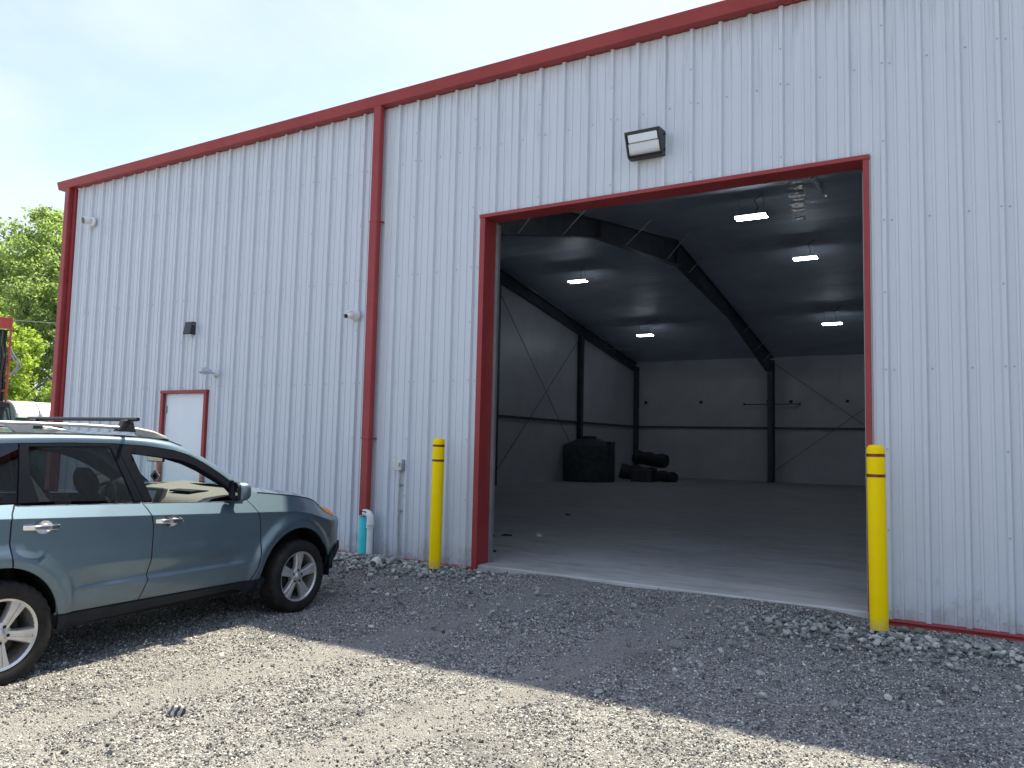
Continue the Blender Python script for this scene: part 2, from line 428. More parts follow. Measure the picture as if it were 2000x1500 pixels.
# screw heads: joined, far too small to pick apart
sc = MB()
def screw(x, z, y0):
    if any(h[0]-.01 < x < h[1]+.01 and z < h[3]+.02 for h in OPEN) or x < -.45: return
    n = 6
    T = Matrix.Translation((x, y0, z)) @ Matrix.Rotation(R(90), 4, 'X')
    sc.lathe([(.0105, 0), (.010, .002), (.0062, .003), (.0058, .0075), (1e-5, .0085)], n, T, caps=False)
for i in range(-1, 20):
    xl = i*P
    for z in (5.448, 4.332, 2.905, 1.470, .750): screw(xl-.002, z, -.0375)
    for z in (5.083, 3.582, 2.194):
        screw(xl-.002, z, -.0375); screw(xl+.062, z, -.002); screw(xl+RIB+.062, z, -.002); screw(xl+2*RIB+.062, z, -.002)
    for k in range(3): screw(xl+k*RIB-.062, .04, -.002); screw(xl+k*RIB+.062, .04, -.002)
    screw(xl, .04, -.0375)
sc.build('screw_heads', 'screw', hall, smooth=None, fix=False, kind='stuff')

# red gutter: box profile with a sloped back lip, run past the corner
gp = [(-.004, 5.905), (-.135, 5.905), (-.172, 6.035), (-.165, 6.042), (-.125, 6.05), (-.02, 6.05), (-.004, 6.02)]
g = MB(); g.prism(gp, 'x', -.93, 19.0); gut = g.build('gutter', 'red_trim', hall, smooth=None)
jn = MB()
for x in (2.0, 3.62, 4.6, 5.55, 6.52, 9.6, 12.7, 15.7): jn.prism([(a-.002, b-.001 if b < 6 else b+.001) for a, b in gp[1:4]] + [(-.16, 6.0), (-.13, 5.91)], 'x', x, x+.012)
jn.build('gutter_joints', 'red_trim', gut, smooth=None, kind='stuff')
gs = MB()
for k in range(44): gs.tube([(-.6+k*.42, -.11, 6.045), (-.6+k*.42, -.11, 6.066)], .006, 6)
gs.build('gutter_screws', 'screw', gut, smooth=None, kind='stuff')
# roof: two slopes
RZ = lambda y: 6.02 + .155*min(y, BY1-y)
rf = MB()
for ya, yb in ((-.10, BY1/2), (BY1/2, BY1+.1)):
    za, zb = RZ(max(0, ya)), RZ(min(BY1, yb))
    rf.add([(BX0-.12, ya, za), (19.2, ya, za), (19.2, yb, zb), (BX0-.12, yb, zb), (BX0-.12, ya, za+.05), (19.2, ya, za+.05), (19.2, yb, zb+.05), (BX0-.12, yb, zb+.05)],
           [(0, 1, 2, 3), (4, 7, 6, 5), (0, 4, 5, 1), (1, 5, 6, 2), (2, 6, 7, 3), (3, 7, 4, 0)])
rf.build('roof', 'roof_steel', hall, smooth=None)
# end walls and back wall (outer skin and inner liner are separate)
for xa, xb, nm in ((-.50, -.46, 'end_wall'), (19.0, 19.04, 'end_wall')):
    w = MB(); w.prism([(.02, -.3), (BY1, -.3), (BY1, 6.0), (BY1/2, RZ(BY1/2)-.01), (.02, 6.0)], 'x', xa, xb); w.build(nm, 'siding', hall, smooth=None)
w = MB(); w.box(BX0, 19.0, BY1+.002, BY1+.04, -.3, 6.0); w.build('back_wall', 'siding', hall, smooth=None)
# corner trim and downspouts
ct = MB(); ct.box(-.62, -.515, -.045, .01, -.05, 5.90); ct.box(-.62, -.59, .01, .25, -.05, 5.90); ct.build('corner_trim', 'red_trim', hall, smooth=None, bevel=.004)
def downspout(xa, xb, zb, ztop, joints, label):
    ya, yb = -.132, -.040
    d = MB(); c = .012
    def ring(z, g=0): return [(xa+c-g, ya-g, z), (xb-c+g, ya-g, z), (xb+g, ya+c-g, z), (xb+g, yb-c, z), (xb-c, yb, z), (xa+c, yb, z), (xa-g, yb-c, z), (xa-g, ya+c-g, z)]
    zs = [zb] + sorted(joints) + [ztop]
    for k in range(len(zs)-1):
        a = zs[k] + (.003 if k else 0); b = zs[k+1]
        gg = .0 if k % 2 == 0 else .0025
        r0, r1 = ring(a, gg), ring(b, gg)
        d.add(r0+r1, [(j, (j+1) % 8, 8+(j+1) % 8, 8+j) for j in range(8)] + [tuple(range(7, -1, -1)), tuple(range(8, 16))])
    o = d.build('downspout', 'red_trim', hall, smooth=None, label=label)
    for z in joints:
        b = MB(); r0, r1 = ring(z-.012, .006), ring(z+.012, .006)
        b.add(r0+r1, [(j, (j+1) % 8, 8+(j+1) % 8, 8+j) for j in range(8)] + [tuple(range(7, -1, -1)), tuple(range(8, 16))])
        b.box(xb-.002, xb+.03, -.06, -.005, z-.008, z+.008)
        b.build('strap', 'red_trim', o, smooth=None, bevel=.003)
    e = MB()
    for k in range(2): e.tube([(xa+.04+k*.05, ya-.004, zb+.02), (xa+.04+k*.05, ya+.01, zb+.02)], .006, 6)
    return o
downspout(-.72, -.585, -.10, 5.905, (4.22, 1.2), 'red downspout at the far corner')
downspout(6.640, 6.772, .47, 5.905, (4.335, 1.463), 'red downspout emptying into the turquoise pipe')
# base trim: two stepped lips, broken at the openings
def base_trim(xa, xb):
    b = MB(); b.prism([(-.004, -.028), (-.050, -.036), (-.054, -.046), (-.036, -.050), (-.036, -.064), (-.066, -.070), (-.068, -.082), (-.004, -.082)], 'x', xa, xb)
    b.build('base_trim', 'red_trim', hall, smooth=None)
base_trim(-.51, 2.30); base_trim(3.425, 8.345); base_trim(12.68, 19.0)

# vehicle opening: jambs, header, inner track
JX0, JX1, JZ, JD = 8.345, 12.676, 4.225, .215
j = MB(); j.box(JX0, JX0+.066, -.046, -.003, -.075, JZ-.045); j.box(JX0+.045, JX0+.072, -.045, JD, .001, JZ-.05); j.build('door_jamb', 'red_trim', hall, smooth=None, bevel=.003)
j = MB(); j.box(JX1-.044, JX1, -.046, -.003, -.075, JZ-.045); j.box(JX1-.050, JX1-.030, -.045, JD, .001, JZ-.05); j.build('door_jamb', 'red_trim', hall, smooth=None, bevel=.003)
j = MB(); j.prism([(-.055, JZ-.046), (-.055, JZ-.004), (-.002, JZ+.006), (-.002, JZ-.02), (JD, JZ-.035), (JD, JZ-.048)], 'x', JX0-.006, JX1+.006); j.build('door_header', 'red_trim', hall, smooth=None, bevel=.003)
for x in (JX0+.06, JX1-.082):
    j = MB(); j.box(x, x+.05, JD+.002, JD+.05, .002, JZ-.07); j.build('door_track', 'steel_grey', hall, smooth=None)
# man door
f = MB(); f.box(2.305, 2.372, -.05, .06, -.07, 2.100); f.build('door_frame', 'red_trim', hall, smooth=None, bevel=.003)
f = MB(); f.box(3.358, 3.420, -.05, .06, -.07, 2.100); f.build('door_frame', 'red_trim', hall, smooth=None, bevel=.003)
f = MB(); f.box(2.298, 3.427, -.055, .06, 2.102, 2.152); f.build('door_frame', 'red_trim', hall, smooth=None, bevel=.003)
dl = MB(); dl.box(2.374, 3.356, .004, .05, -.03, 2.098); door = dl.build('door', 'door_white', hall, smooth=None, bevel=.004)
dw = MB(); dw.box(2.374, 2.398, -.004, .003, -.03, 2.098); dw.box(3.334, 3.356, -.004, .003, -.03, 2.098); dw.box(2.399, 3.333, -.004, .003, 2.075, 2.098); dw.build('weather_strip', 'galvanised', door, smooth=None)
for z in (1.85, 1.1, .3):
    h = MB(); h.tube([(2.403, -.010, z-.06), (2.403, -.010, z+.06)], .010, 10); h.box(2.405, 2.43, -.006, .002, z-.055, z+.055); h.build('hinge', 'steel_grey', door)
h = MB(); h.box(3.25, 3.30, -.006, .002, .92, 1.10); h.tube([(3.275, 0, 1.0), (3.275, -.06, 1.0), (3.16, -.06, 1.0)], .011, 10); h.build('handle', 'steel_grey', door)

# ---- inside of the hall
CZ = lambda y: 5.46 + .155*min(y, 26.95-y)
XE = -.22                                                         # face of the end-wall liner
rows = []
ys = np.linspace(.22, 26.9, 120)
def sag(y): return -.035*abs(math.sin(math.pi*y/1.52))
c = MB(); c.sheet([[(x, y, CZ(y)+sag(y)+.008*math.sin(x*2.3+y*5)) for x in np.linspace(XE, 18.9, 60)] for y in ys]); c.build('ceiling_liner', 'ceiling_vinyl', hall, smooth=60, fix=False)
c = MB(); c.sheet([[(XE+.012*abs(math.sin(math.pi*y/1.2))+.006*math.sin(3*z+y), y, z) for z in np.linspace(0, 1, 24)*0+np.linspace(.0, CZ(y)+.05, 24)] for y in np.linspace(.1, 26.95, 130)]); c.build('wall_liner', 'wall_vinyl', hall, smooth=60, fix=False)
c = MB(); c.sheet([[(x, 26.9-.012*abs(math.sin(math.pi*x/1.2))-.006*math.sin(3*z+x), z) for z in np.linspace(.0, 5.55, 24)] for x in np.linspace(XE, 18.9, 120)]); c.build('wall_liner', 'wall_vinyl', hall, smooth=60, fix=False)
c = MB(); c.sheet([[(18.9, y, z) for z in (0, CZ(y)+.05)] for y in np.linspace(.1, 26.95, 12)]); c.build('wall_liner', 'wall_vinyl', hall, smooth=None, fix=False)
c = MB()
for xa, xb, za, zb in ((XE, 8.40, 0, 5.55), (12.645, 18.9, 0, 5.55), (8.40, 12.645, 4.25, 5.55)): c.box(xa, xb, .262, .275, za, zb)
c.build('wall_liner', 'wall_vinyl', hall, smooth=None)
# metallic folds added under the ceiling, angled to mirror daylight as a bright streak
def crinkle(xa, xb, ya, yb, amp, seed, skew=0.0):
    r = random.Random(seed); y = ya; mb = MB()
    while y < yb:
        w = (xb-xa)*r.uniform(.7, 1.0); xc = (xa+xb)/2+(xb-xa)*r.uniform(-.12, .12)+skew*(y-ya); h = amp*r.uniform(.4, 1.2); tl = r.uniform(-.12, .12)
        sl2 = r.uniform(1.9, 3.1); rows = []
        for dy, dz in ((-1.0/sl2, .0), (-.5/sl2, -.5), (.0, -1.0), (.14, -1.0), (1.2, -.1)):
            rows.append([(xc+w*u/2, y+dy*h+tl*u*w*.5+.010*math.sin(u*4+seed+y*9), CZ(y)-.050+dz*h*(1-.5*abs(u)**4)) for u in np.linspace(-1, 1, 7)])
        mb.sheet(rows); y += r.choice((.07, .09, .11, .14, .20, .5))
    mb.build('streak_folds', 'streak_foil', hall, smooth=None, fix=False, kind='stuff')
crinkle(10.60, 10.93, 6.7, 12.8, .038, 3, -.155)
crinkle(11.02, 11.12, 6.8, 9.8, .034, 5, -.06)
# rigid frame across the hall
def beam(mb, pa, pb, x, half, t): pass
FX = 6.22
topf = [(.45, 5.34), (8.1, CZ(8.1)-.14), (13.47, CZ(13.47)-.14), (18.9, CZ(18.9)-.14), (26.5, 5.34)]
botf = [(.95, 4.55), (8.1, 6.17), (13.9, 6.74), (19.7, 6.08), (25.75, 4.72)]
def flange(mb, line, x, hw, t):
    for (ya, za), (yb, zb) in zip(line, line[1:]):
        d = Vector((0, yb-ya, zb-za)).normalized(); nrm = Vector((0, -d.z, d.y))*t
        A, B = Vector((0, ya, za)), Vector((0, yb, zb)); vs = []
        for q in (A, B):
            for s1 in (-hw, hw):
                for nn in (Vector(), nrm): vs.append((x+s1, q.y+nn.y, q.z+nn.z))
        mb.add(vs, [(0, 1, 3, 2), (4, 6, 7, 5), (0, 4, 5, 1), (2, 3, 7, 6), (0, 2, 6, 4), (1, 5, 7, 3)])
fr = MB(); flange(fr, topf, FX, .10, .014); flange(fr, botf, FX, .10, .014)
tz = lambda y, l: float(np.interp(y, [p[0] for p in l], [p[1] for p in l]))
yy_ = list(np.linspace(1.0, 26.2, 60))
fr.add([(FX-.006, y, tz(y, botf)) for y in yy_]+[(FX-.006, y, tz(y, topf)) for y in yy_]+[(FX+.006, y, tz(y, botf)) for y in yy_]+[(FX+.006, y, tz(y, topf)) for y in yy_],
       [q for k in range(59) for q in ((k, k+1, 61+k, 60+k), (120+k, 180+k, 181+k, 121+k))])
for y in (3.4, 8.1, 13.5, 19.7): fr.box(FX-.09, FX+.09, y-.008, y+.008, tz(y, botf), tz(y, topf))
fr.build('rafter', 'frame_steel', hall, smooth=None)
for y in (4.4, 6.2, 9.6, 12.6, 14.6, 21.2, 23.2, 24.6):
    br = MB(); br.tube([(FX+.06, y, tz(y, botf)+.02), (FX+.72, y+.02, CZ(y)-.04)], .014, 6)
    br.build('flange_brace', 'galvanised', hall, smooth=None)
for ya, yb in ((26.05, 26.72),):
    cl = MB(); cl.box(FX-.10, FX+.10, 26.06, 26.075, 0, 4.8); cl.box(FX-.10, FX+.10, 26.62, 26.635, 0, 5.3); cl.box(FX-.006, FX+.006, 26.075, 26.62, 0, 5.2); cl.box(FX-.16, FX+.16, 26.0, 26.7, 0, .02)
    cl.build('column', 'frame_steel', hall, smooth=None)
cl = MB(); cl.box(FX-.10, FX+.10, .88, .895, 0, 4.6); cl.box(FX-.10, FX+.10, .40, .415, 0, 5.3); cl.box(FX-.006, FX+.006, .415, .88, 0, 5.2); cl.build('column', 'frame_steel', hall, smooth=None)
# end-wall posts and rafter
for y in (7.1, 13.95, 20.55):
    cl = MB(); z1 = CZ(y)-.55; cl.box(XE+.02, XE+.035, y-.1, y+.1, 0, z1); cl.box(XE+.20, XE+.215, y-.1, y+.1, 0, z1); cl.box(XE+.035, XE+.20, y-.005, y+.005, 0, z1); cl.build('column', 'frame_steel', hall, smooth=None)
cl = MB(); cl.box(XE+.02, XE+.22, 26.62, 26.82, 0, 5.2); cl.build('column', 'frame_steel', hall, smooth=None)
er = MB()
tl = [(.4, CZ(.4)-.20), (13.47, CZ(13.47)-.20), (26.6, CZ(26.6)-.20)]; bl_ = [(a, b-.36) for a, b in tl]
flange(er, tl, XE+.12, .10, .014); flange(er, bl_, XE+.12, .10, .014)
er.add([(XE+.12, a, b) for a, b in bl_]+[(XE+.12, a, b) for a, b in tl], [(0, 1, 4, 3), (1, 2, 5, 4)])
er.build('rafter', 'frame_steel', hall, smooth=None)
# girts
g = MB(); g.box(XE+.04, XE+.10, .5, 26.6, 2.29, 2.37); g.build('girt', 'frame_steel', hall, smooth=None)
g = MB(); g.box(XE+.2, 18.8, 26.76, 26.82, 2.29, 2.37); g.build('girt', 'frame_steel', hall, smooth=None)
g = MB(); g.box(5.0, 7.35, 26.5, 26.53, 3.33, 3.37); g.box(5.0, 5.03, 26.5, 26.8, 3.33, 3.42); g.box(7.32, 7.35, 26.5, 26.8, 3.33, 3.42); g.build('pipe_support', 'frame_steel', hall, smooth=None)
# brace rods
def rod(a, b):
    q = MB(); q.tube([a, b], .012, 6); q.build('brace_rod', 'frame_steel', hall, smooth=None)
rod((XE+.12, 14.05, 6.55), (XE+.12, 20.3, .9)); rod((XE+.12, 20.4, 5.75), (XE+.12, 14.1, .45))
rod((6.35, 26.5, 5.1), (12.5, 26.5, .5)); rod((6.35, 26.5, .5), (12.5, 26.5, 5.1))
for x in (.35, 3.0, 6.0, 6.95, 9.2):
    q = MB(); q.box(x-.06, x+.06, 26.78, 26.86, 3.42, 3.54); q.build('wall_box', 'black_housing', hall, smooth=None, bevel=.005)
# purlins just below the liner show as faint lines: folded seam tapes
sm = MB()
for x in (2.4, 4.25, 8.0, 9.85, 11.7, 13.5): pass

# ------------------------------------------------------------------ lights, cameras, boxes on the wall
def strip_light(x, y, z, label):
    t = thing('strip_light', label, 'light fixture', (x, y, z), 0, 'twin tube lights hanging under the hall ceiling')
    h = MB(); h.prism([(-.135, .030), (-.128, .046), (-.04, .054), (-.04, .072), (.04, .072), (.04, .054), (.128, .046), (.135, .030)], 'x', -.325, .325)
    h.box(-.325, -.315, -.115, .115, .0, .04); h.box(.315, .325, -.115, .115, .0, .04); h.build('housing', 'black_housing', t, smooth=None)
    for yy in (-.095, .095):
        q = MB(); q.tube([(-.31, yy, .004), (.31, yy, .004)], .020, 10); q.build('tube', 'lit_tube', t)
    dz = CZ(y)-z-.03
    c = MB(); c.tube([(.1, 0, .07), (.14, 0, dz*.4), (.06, 0, dz*.75), (.25, .02, dz)], .008, 6); c.build('cable', 'hose_rubber', t)
    for s in (-.25, .25):
        c = MB(); c.tube([(s, 0, .07), (s, 0, dz)], .004, 5); c.build('hanger', 'galvanised', t)
strip_light(9.68, 8.1, 6.20, 'largest lit twin-tube light, nearest the doorway')
strip_light(9.62, 14.7, 6.80, 'lit twin-tube light near the right jamb, second along its row')
strip_light(9.48, 20.7, 5.82, 'lit twin-tube light low beside the right jamb, farthest of its row')
strip_light(2.48, 14.8, 6.79, 'lit twin-tube light on the far side of the rafter, nearer the left jamb')
strip_light(2.53, 20.9, 5.80, 'lit twin-tube light above the black tank and the back corner')

wp = thing('wall_light', 'large black wall pack light with clear lens above the vehicle doorway', 'wall light', (10.50, -.034, 4.69))
q = MB(); q.prism([(0, -.135), (0, .135), (-.14, .125), (-.215, .115), (-.205, .085), (-.115, -.115), (-.09, -.135)], 'x', -.195, -.178); q.prism([(0, -.135), (0, .135), (-.14, .125), (-.215, .115), (-.205, .085), (-.115, -.115), (-.09, -.135)], 'x', .178, .195)
q.box(-.178, .178, -.03, 0, -.135, .135); q.prism([(-.03, .12), (-.03, .135), (-.14, .125), (-.215, .115), (-.205, .088)], 'x', -.178, .178); q.prism([(-.03, -.135), (-.03, -.12), (-.10, -.108), (-.112, -.118), (-.09, -.135)], 'x', -.178, .178)
q.build('housing', 'black_housing', wp, smooth=None, bevel=.004)
q = MB(); q.prism([(-.05, .10), (-.20, .085), (-.165, .01), (-.06, .0)], 'x', -.165, .165); q.build('lens', 'lens_panel', wp, smooth=None, bevel=.006)
q = MB(); q.sheet([[(x, y, z) for x in (-.170, .170)] for y, z in ((-.155, .0), (-.13, -.055), (-.115, -.095), (-.085, -.112), (-.05, -.112))]); q.sheet([[(x, y, z) for x in (-.172, -.172+1e-4)] for y, z in ((-.15, 0), (-.1, -.1))]); q.build('reflector', 'reflector', wp, smooth=60)
for z in (.09, -.08):
    q = MB(); q.tube([(.197, -.05, z), (.212, -.05, z)], .010, 8); q.build('screw', 'black_housing', wp)

bl2 = thing('wall_light', 'small black full cut-off light above the white man door', 'wall light', (2.985, -.034, 3.115))
q = MB(); q.prism([(0, -.10), (0, .10), (-.075, .10), (-.105, -.085), (-.100, -.10)], 'x', -.085, .085); q.build('housing', 'black_housing', bl2, smooth=None, bevel=.006)
q = MB(); q.box(-.07, .07, -.09, -.02, -.107, -.101); q.build('lens', 'lens_panel', bl2, smooth=None)
q = MB(); q.tube([(.086, -.05, .06), (.094, -.05, .06)], .014, 10); q.build('cap', 'steel_grey', bl2)

eg = thing('egress_light', 'light grey teardrop lamp head on a round plate above the man door', 'wall light', (3.62, -.034, 2.395))
q = MB(); q.lathe([(.072, 0), (.070, .018), (.05, .034), (.035, .05), (1e-5, .055)], 20, Matrix.Rotation(R(90), 4, 'X')); q.build('mount', 'light_grey_cast', eg)
q = MB(); q.tube([(0, -.04, 0), (-.01, -.08, .005), (-.02, -.12, .015)], .018, 10); q.build('arm', 'light_grey_cast', eg)
q = MB(); q.tube([(-.01, -.09, .012), (-.02, -.13, .018), (-.035, -.19, .022), (-.05, -.25, .018), (-.06, -.285, .006)], [.022, .046, .058, .050, .012], 14); q.build('lamp_head', 'light_grey_cast', eg)
q = MB(); q.box(-.075, -.0, -.25, -.15, -.036, -.024); q.build('lens', 'lens_panel', eg, smooth=None)

c1 = thing('security_camera', 'white bullet camera with black face near the far red corner downspout', 'security camera', (.085, -.034, 5.20))
q = MB(); q.lathe([(.085, 0), (.085, .03), (.07, .045), (.04, .05), (1e-5, .052)], 20, Matrix.Rotation(R(90), 4, 'X')); q.build('base', 'white_plastic', c1)
q = MB(); q.tube([(0, -.04, 0), (-.02, -.08, 0.01)], .03, 10); q.build('arm', 'white_plastic', c1)
D = Vector((-.10, -.95, -.22)).normalized(); A = Vector((-.01, -.06, .015))
q = MB(); q.tube([A, A+D*.015, A+D*.10, A+D*.115], [.05, .068, .068, .062], 18); q.build('body', 'white_plastic', c1)
q = MB(); q.tube([A+D*.1152, A+D*.121], .057, 18); q.build('lens', 'black_lens', c1)
c2 = thing('security_camera', 'white dome turret camera left of the middle red downspout', 'security camera', (6.385, -.034, 3.10))
q = MB(); q.lathe([(.078, 0), (.078, .03), (.070, .045), (.062, .06), (.06, .07)], 24, Matrix.Rotation(R(90), 4, 'X')); q.build('base', 'white_plastic', c2)
q = MB(); q.sphere((-.012, -.095, .004), .062, 20, 12); q.build('dome', 'white_plastic', c2)
q = MB(); q.tube([(-.03, -.13, -.01), (-.05, -.165, -.03)], .028, 14); q.build('lens', 'black_lens', c2)
q = MB(); q.prism([(-.06, .05), (-.165, .035), (-.17, .028), (-.06, .06)], 'x', -.055, .03); q.build('hood', 'white_plastic', c2)

jb = thing('junction_box', 'grey electrical box with conduit down the wall beside the yellow bollard', 'electrical box', (7.225, -.002, 1.14))
q = MB(); q.box(-.062, .062, -.085, -.005, -.062, .062); q.build('box', 'galvanised', jb, smooth=None, bevel=.006)
q = MB(); q.box(-.068, .068, -.097, -.086, -.070, .070); q.box(.020, .045, -.112, -.098, -.02, .03); q.build('cover', 'galvanised', jb, smooth=None, bevel=.004)
q = MB(); q.tube([(0, -.04, -.06), (0, -.04, -.55), (0, -.034, -.75), (0, -.03, -1.13)], .0135, 10); q.build('conduit', 'galvanised', jb)
q = MB(); q.tube([(0, -.04, -.062), (0, -.04, -.085)], .02, 10); q.build('coupling', 'galvanised', jb)
for z in (-.26, -.58):
    q = MB(); q.box(-.035, .035, -.024, -.006, z-.01, z+.01); q.tube([(0, -.04, z-.01), (0, -.04, z+.01)], .018, 10); q.build('strap', 'galvanised', jb, smooth=None)

dp = thing('drain_pipe', 'turquoise drain pipe standing in stones under the red downspout', 'pipe', (6.722, -.105, -.06))
q = MB(); q.lathe([(.064, -.06), (.064, .50), (.070, .502), (.070, .515), (.058, .515), (.058, .1)], 24, caps=False); q.build('pipe', 'cyan_pipe', dp)
q = MB(); q.tube([(-.005, -.05, .58), (.05, -.055, .585), (.085, -.055, .575)], .012, 8); q.tube([(.0, -.062, .545), (.0, -.062, .60)], .014, 8); q.build('clamp', 'rusty_steel', dp)
pv = thing('pvc_pipe', 'white plastic pipe with an elbow beside the turquoise drain pipe', 'pipe', (6.842, -.125, -.06))
q = MB(); q.tube([(0, 0, -.06), (0, 0, .40)], .040, 18); q.build('pipe', 'white_pvc', pv)
q = MB(); q.tube([(0, 0, .39), (0, 0, .50), (-.006, 0, .535), (-.03, 0, .56), (-.065, .0, .568), (-.11, 0, .568)], .046, 18); q.tube([(0, 0, .385), (0, 0, .44)], .052, 18); q.build('elbow', 'white_pvc', pv)
q = MB(); q.tube([(0, 0, .40), (0, 0, .406)], .0535, 18); q.tube([(0, 0, .42), (0, 0, .426)], .0535, 18); q.build('clamp', 'steel_grey', pv)

# ------------------------------------------------------------------ bollards
def bollard(x, y, ztop, r, label, lean=(0, 0)):
    g0 = float(gz(x, y))
    t = thing('bollard', label, 'bollard', (x, y, g0), 0, 'yellow bollards guarding the vehicle doorway'); t.rotation_euler = (lean[0], lean[1], 0)
    h = ztop-g0; b = .035
    q = MB(); q.lathe([(r-.012, b), (r, b+.001), (r, h-.055), (r*.96, h-.03), (r*.85, h-.012), (r*.6, h-.002), (1e-5, h)], 32, caps=True); q.build('sleeve', 'bollard_yellow', t)
    q = MB(); q.lathe([(r-.022, -.12), (r-.022, b+.05)], 24); q.build('post', 'rusty_steel', t)
    for z in (h-.090, h-.262):
        q = MB(); q.lathe([(r+.0012, z-.013), (r+.0012, z+.013)], 32, caps=False); q.build('reflective_tape', 'tape_red', t)
    return t
bollard(8.075, -.40, 1.485, .070, 'yellow bollard beside the junction box, standing among grey stones', (0, R(.3)))
bollard(12.757, -.50, 1.505, .0725, 'yellow bollard at the right jamb of the vehicle doorway', (0, R(-.4)))

# ------------------------------------------------------------------ things stored inside
tk = thing('water_tank', 'black round plastic tank with a low domed lid against the far end wall', 'tank', (.62, 19.9, 0))
r = 1.02
q = MB(); q.lathe([(r*.97, 0), (r, .05), (r, .35), (r*1.015, .37), (r*1.015, .41), (r, .43), (r, .85), (r*1.015, .87), (r*1.015, .91), (r, .93), (r, 1.36), (r*.97, 1.42), (r*.40, 1.66), (1e-5, 1.67)], 40); q.build('body', 'tank_black', tk)
q = MB(); q.lathe([(.30, 1.63), (.30, 1.74), (.27, 1.76), (1e-5, 1.77)], 24); q.build('lid', 'tank_black', tk)
q = MB(); q.box(.85, 1.05, -.30, .12, 1.30, 1.56); q.build('fitting', 'tank_black', tk, smooth=None)
def roll(x, y, z, ln, r, ang, label, nm='tarp_roll', cat='roll'):
    q = MB(); pts = [(-ln/2+ln*k/8, .03*math.sin(k), .02*math.cos(k*1.7)) for k in range(9)]
    q.tube(pts, [r*(1+.08*math.sin(k*2.1)) for k in range(9)], 14); o = q.build(nm, 'tarp_black'); o.location = (x, y, z); o.rotation_euler = (0, R(6), ang); return tag(o, label, cat)
roll(1.75, 22.3, .30, 1.5, .30, R(15), 'thick black roll lying lowest in the heap beside the tank')
roll(2.15, 22.6, .88, 1.5, .28, R(-12), 'black roll lying on top of the heap beside the tank')
roll(2.95, 22.0, .22, 1.2, .22, R(60), 'black roll at the right end of the heap beside the tank')
q = MB(); q.box(-.42, .42, -.28, .28, 0, .46); q.box(-.44, .44, -.30, .30, .40, .47)
o = q.build('crate', 'crate_grey', smooth=None, bevel=.02); o.location = (2.25, 21.5, 0); o.rotation_euler = (0, 0, R(10)); tag(o, 'low dark grey crate in front of the black rolls', 'crate')
def scrap(x, y, pts, matn, nm, label, cat, h=.012, rot=0):
    q = MB(); n = len(pts); q.add([(a, b, .001) for a, b in pts]+[(a*.9, b*.9, h*(1+.8*math.sin(a*90))) for a, b in pts], [tuple(range(n-1, -1, -1)), tuple(range(n, 2*n))]+[(i, (i+1) % n, n+(i+1) % n, n+i) for i in range(n)])
    o = q.build(nm, matn, smooth=None); o.location = (x, y, 0); o.rotation_euler = (0, 0, rot); tag(o, label, cat)
blob = lambda r, n, s: [(r*(.7+.5*((i*7+s) % 5)/5)*math.cos(6.283*i/n)*1.5, r*(.7+.5*((i*3+s) % 4)/4)*math.sin(6.283*i/n)) for i in range(n)]
scrap(7.64, 2.94, blob(.040, 9, 1), 'paper_white', 'paper_scrap', 'small white scrap of paper on the concrete floor', 'litter', .03)
scrap(7.21, 2.65, blob(.07, 10, 2), 'dark_scrap', 'rag', 'dark flat rag on the floor near the white paper scrap', 'litter', .012)
scrap(7.10, 2.40, blob(.035, 8, 3), 'dark_scrap', 'wood_chip', 'small black chip beside the left jamb, next to the rag', 'litter', .03)
scrap(7.97, 1.02, blob(.045, 8, 4), 'dark_scrap', 'wood_chip', 'black chip on the threshold side of the left jamb', 'litter', .025)
scrap(6.42, 6.42, blob(.05, 8, 5), 'dark_scrap', 'wood_chip', 'dark chip far back on the shaded floor', 'litter', .02)

# ------------------------------------------------------------------ the car (x forward from the rear axle, +w to its right, z up)
m = Mat('car_paint'); m.set(rough=.42, metal=.8, coat=1.0, coatr=.05)
v = m.coord(); zz = m.sep(v)[2]
f = m.noise(v, 1.6, 5); fl = m.noise(v, 420, 2)
c = m.ramp(f, [(.3, (.128, .198, .262)), (.7, (.140, .216, .280))])
c = m.mix(m.ramp(fl, [(.4, 0.0), (.7, .22)]), c, (.17, .25, .285))
d = m.ramp(m.math('ADD', zz, m.math('MULTIPLY', m.noise(v, 3.2, 6, .7), .30)), [(.50, .75), (.86, 0.0)])
dn = m.ramp(m.noise(m.coord((1, 1, 2.5)), 9, 6, .7), [(.35, .25), (.70, 1.0)])
dirtf = m.math('MULTIPLY', d, dn)
c = m.mix(dirtf, c, (.125, .125, .105)); m.base(c)
m.roughness(m.mix(dirtf, .42, .75)); m.l(m.math('SUBTRACT', 1.0, dirtf), m.b.inputs['Coat Weight'])
m.l(m.math('MULTIPLY', m.math('SUBTRACT', 1.0, dirtf), .8), m.b.inputs['Metallic']); M['car_paint'] = m.m
simple('car_trim', (.012, .016, .024), .55, var=.25, scale=9, spec=.22)
simple('car_trim_gloss', (.005, .007, .012), .48, var=.2, scale=4, spec=.12)
simple('car_under', (.006, .006, .007), .85)
m = Mat('mirror_dim'); m.set(col=(.40, .42, .42), rough=.05, metal=1.0); M['mirror_dim'] = m.m
m = Mat('chrome'); m.set(col=(.82, .83, .84), rough=.07, metal=1.0); M['chrome'] = m.m
simple('rail_silver', (.50, .50, .49), .42, .55)
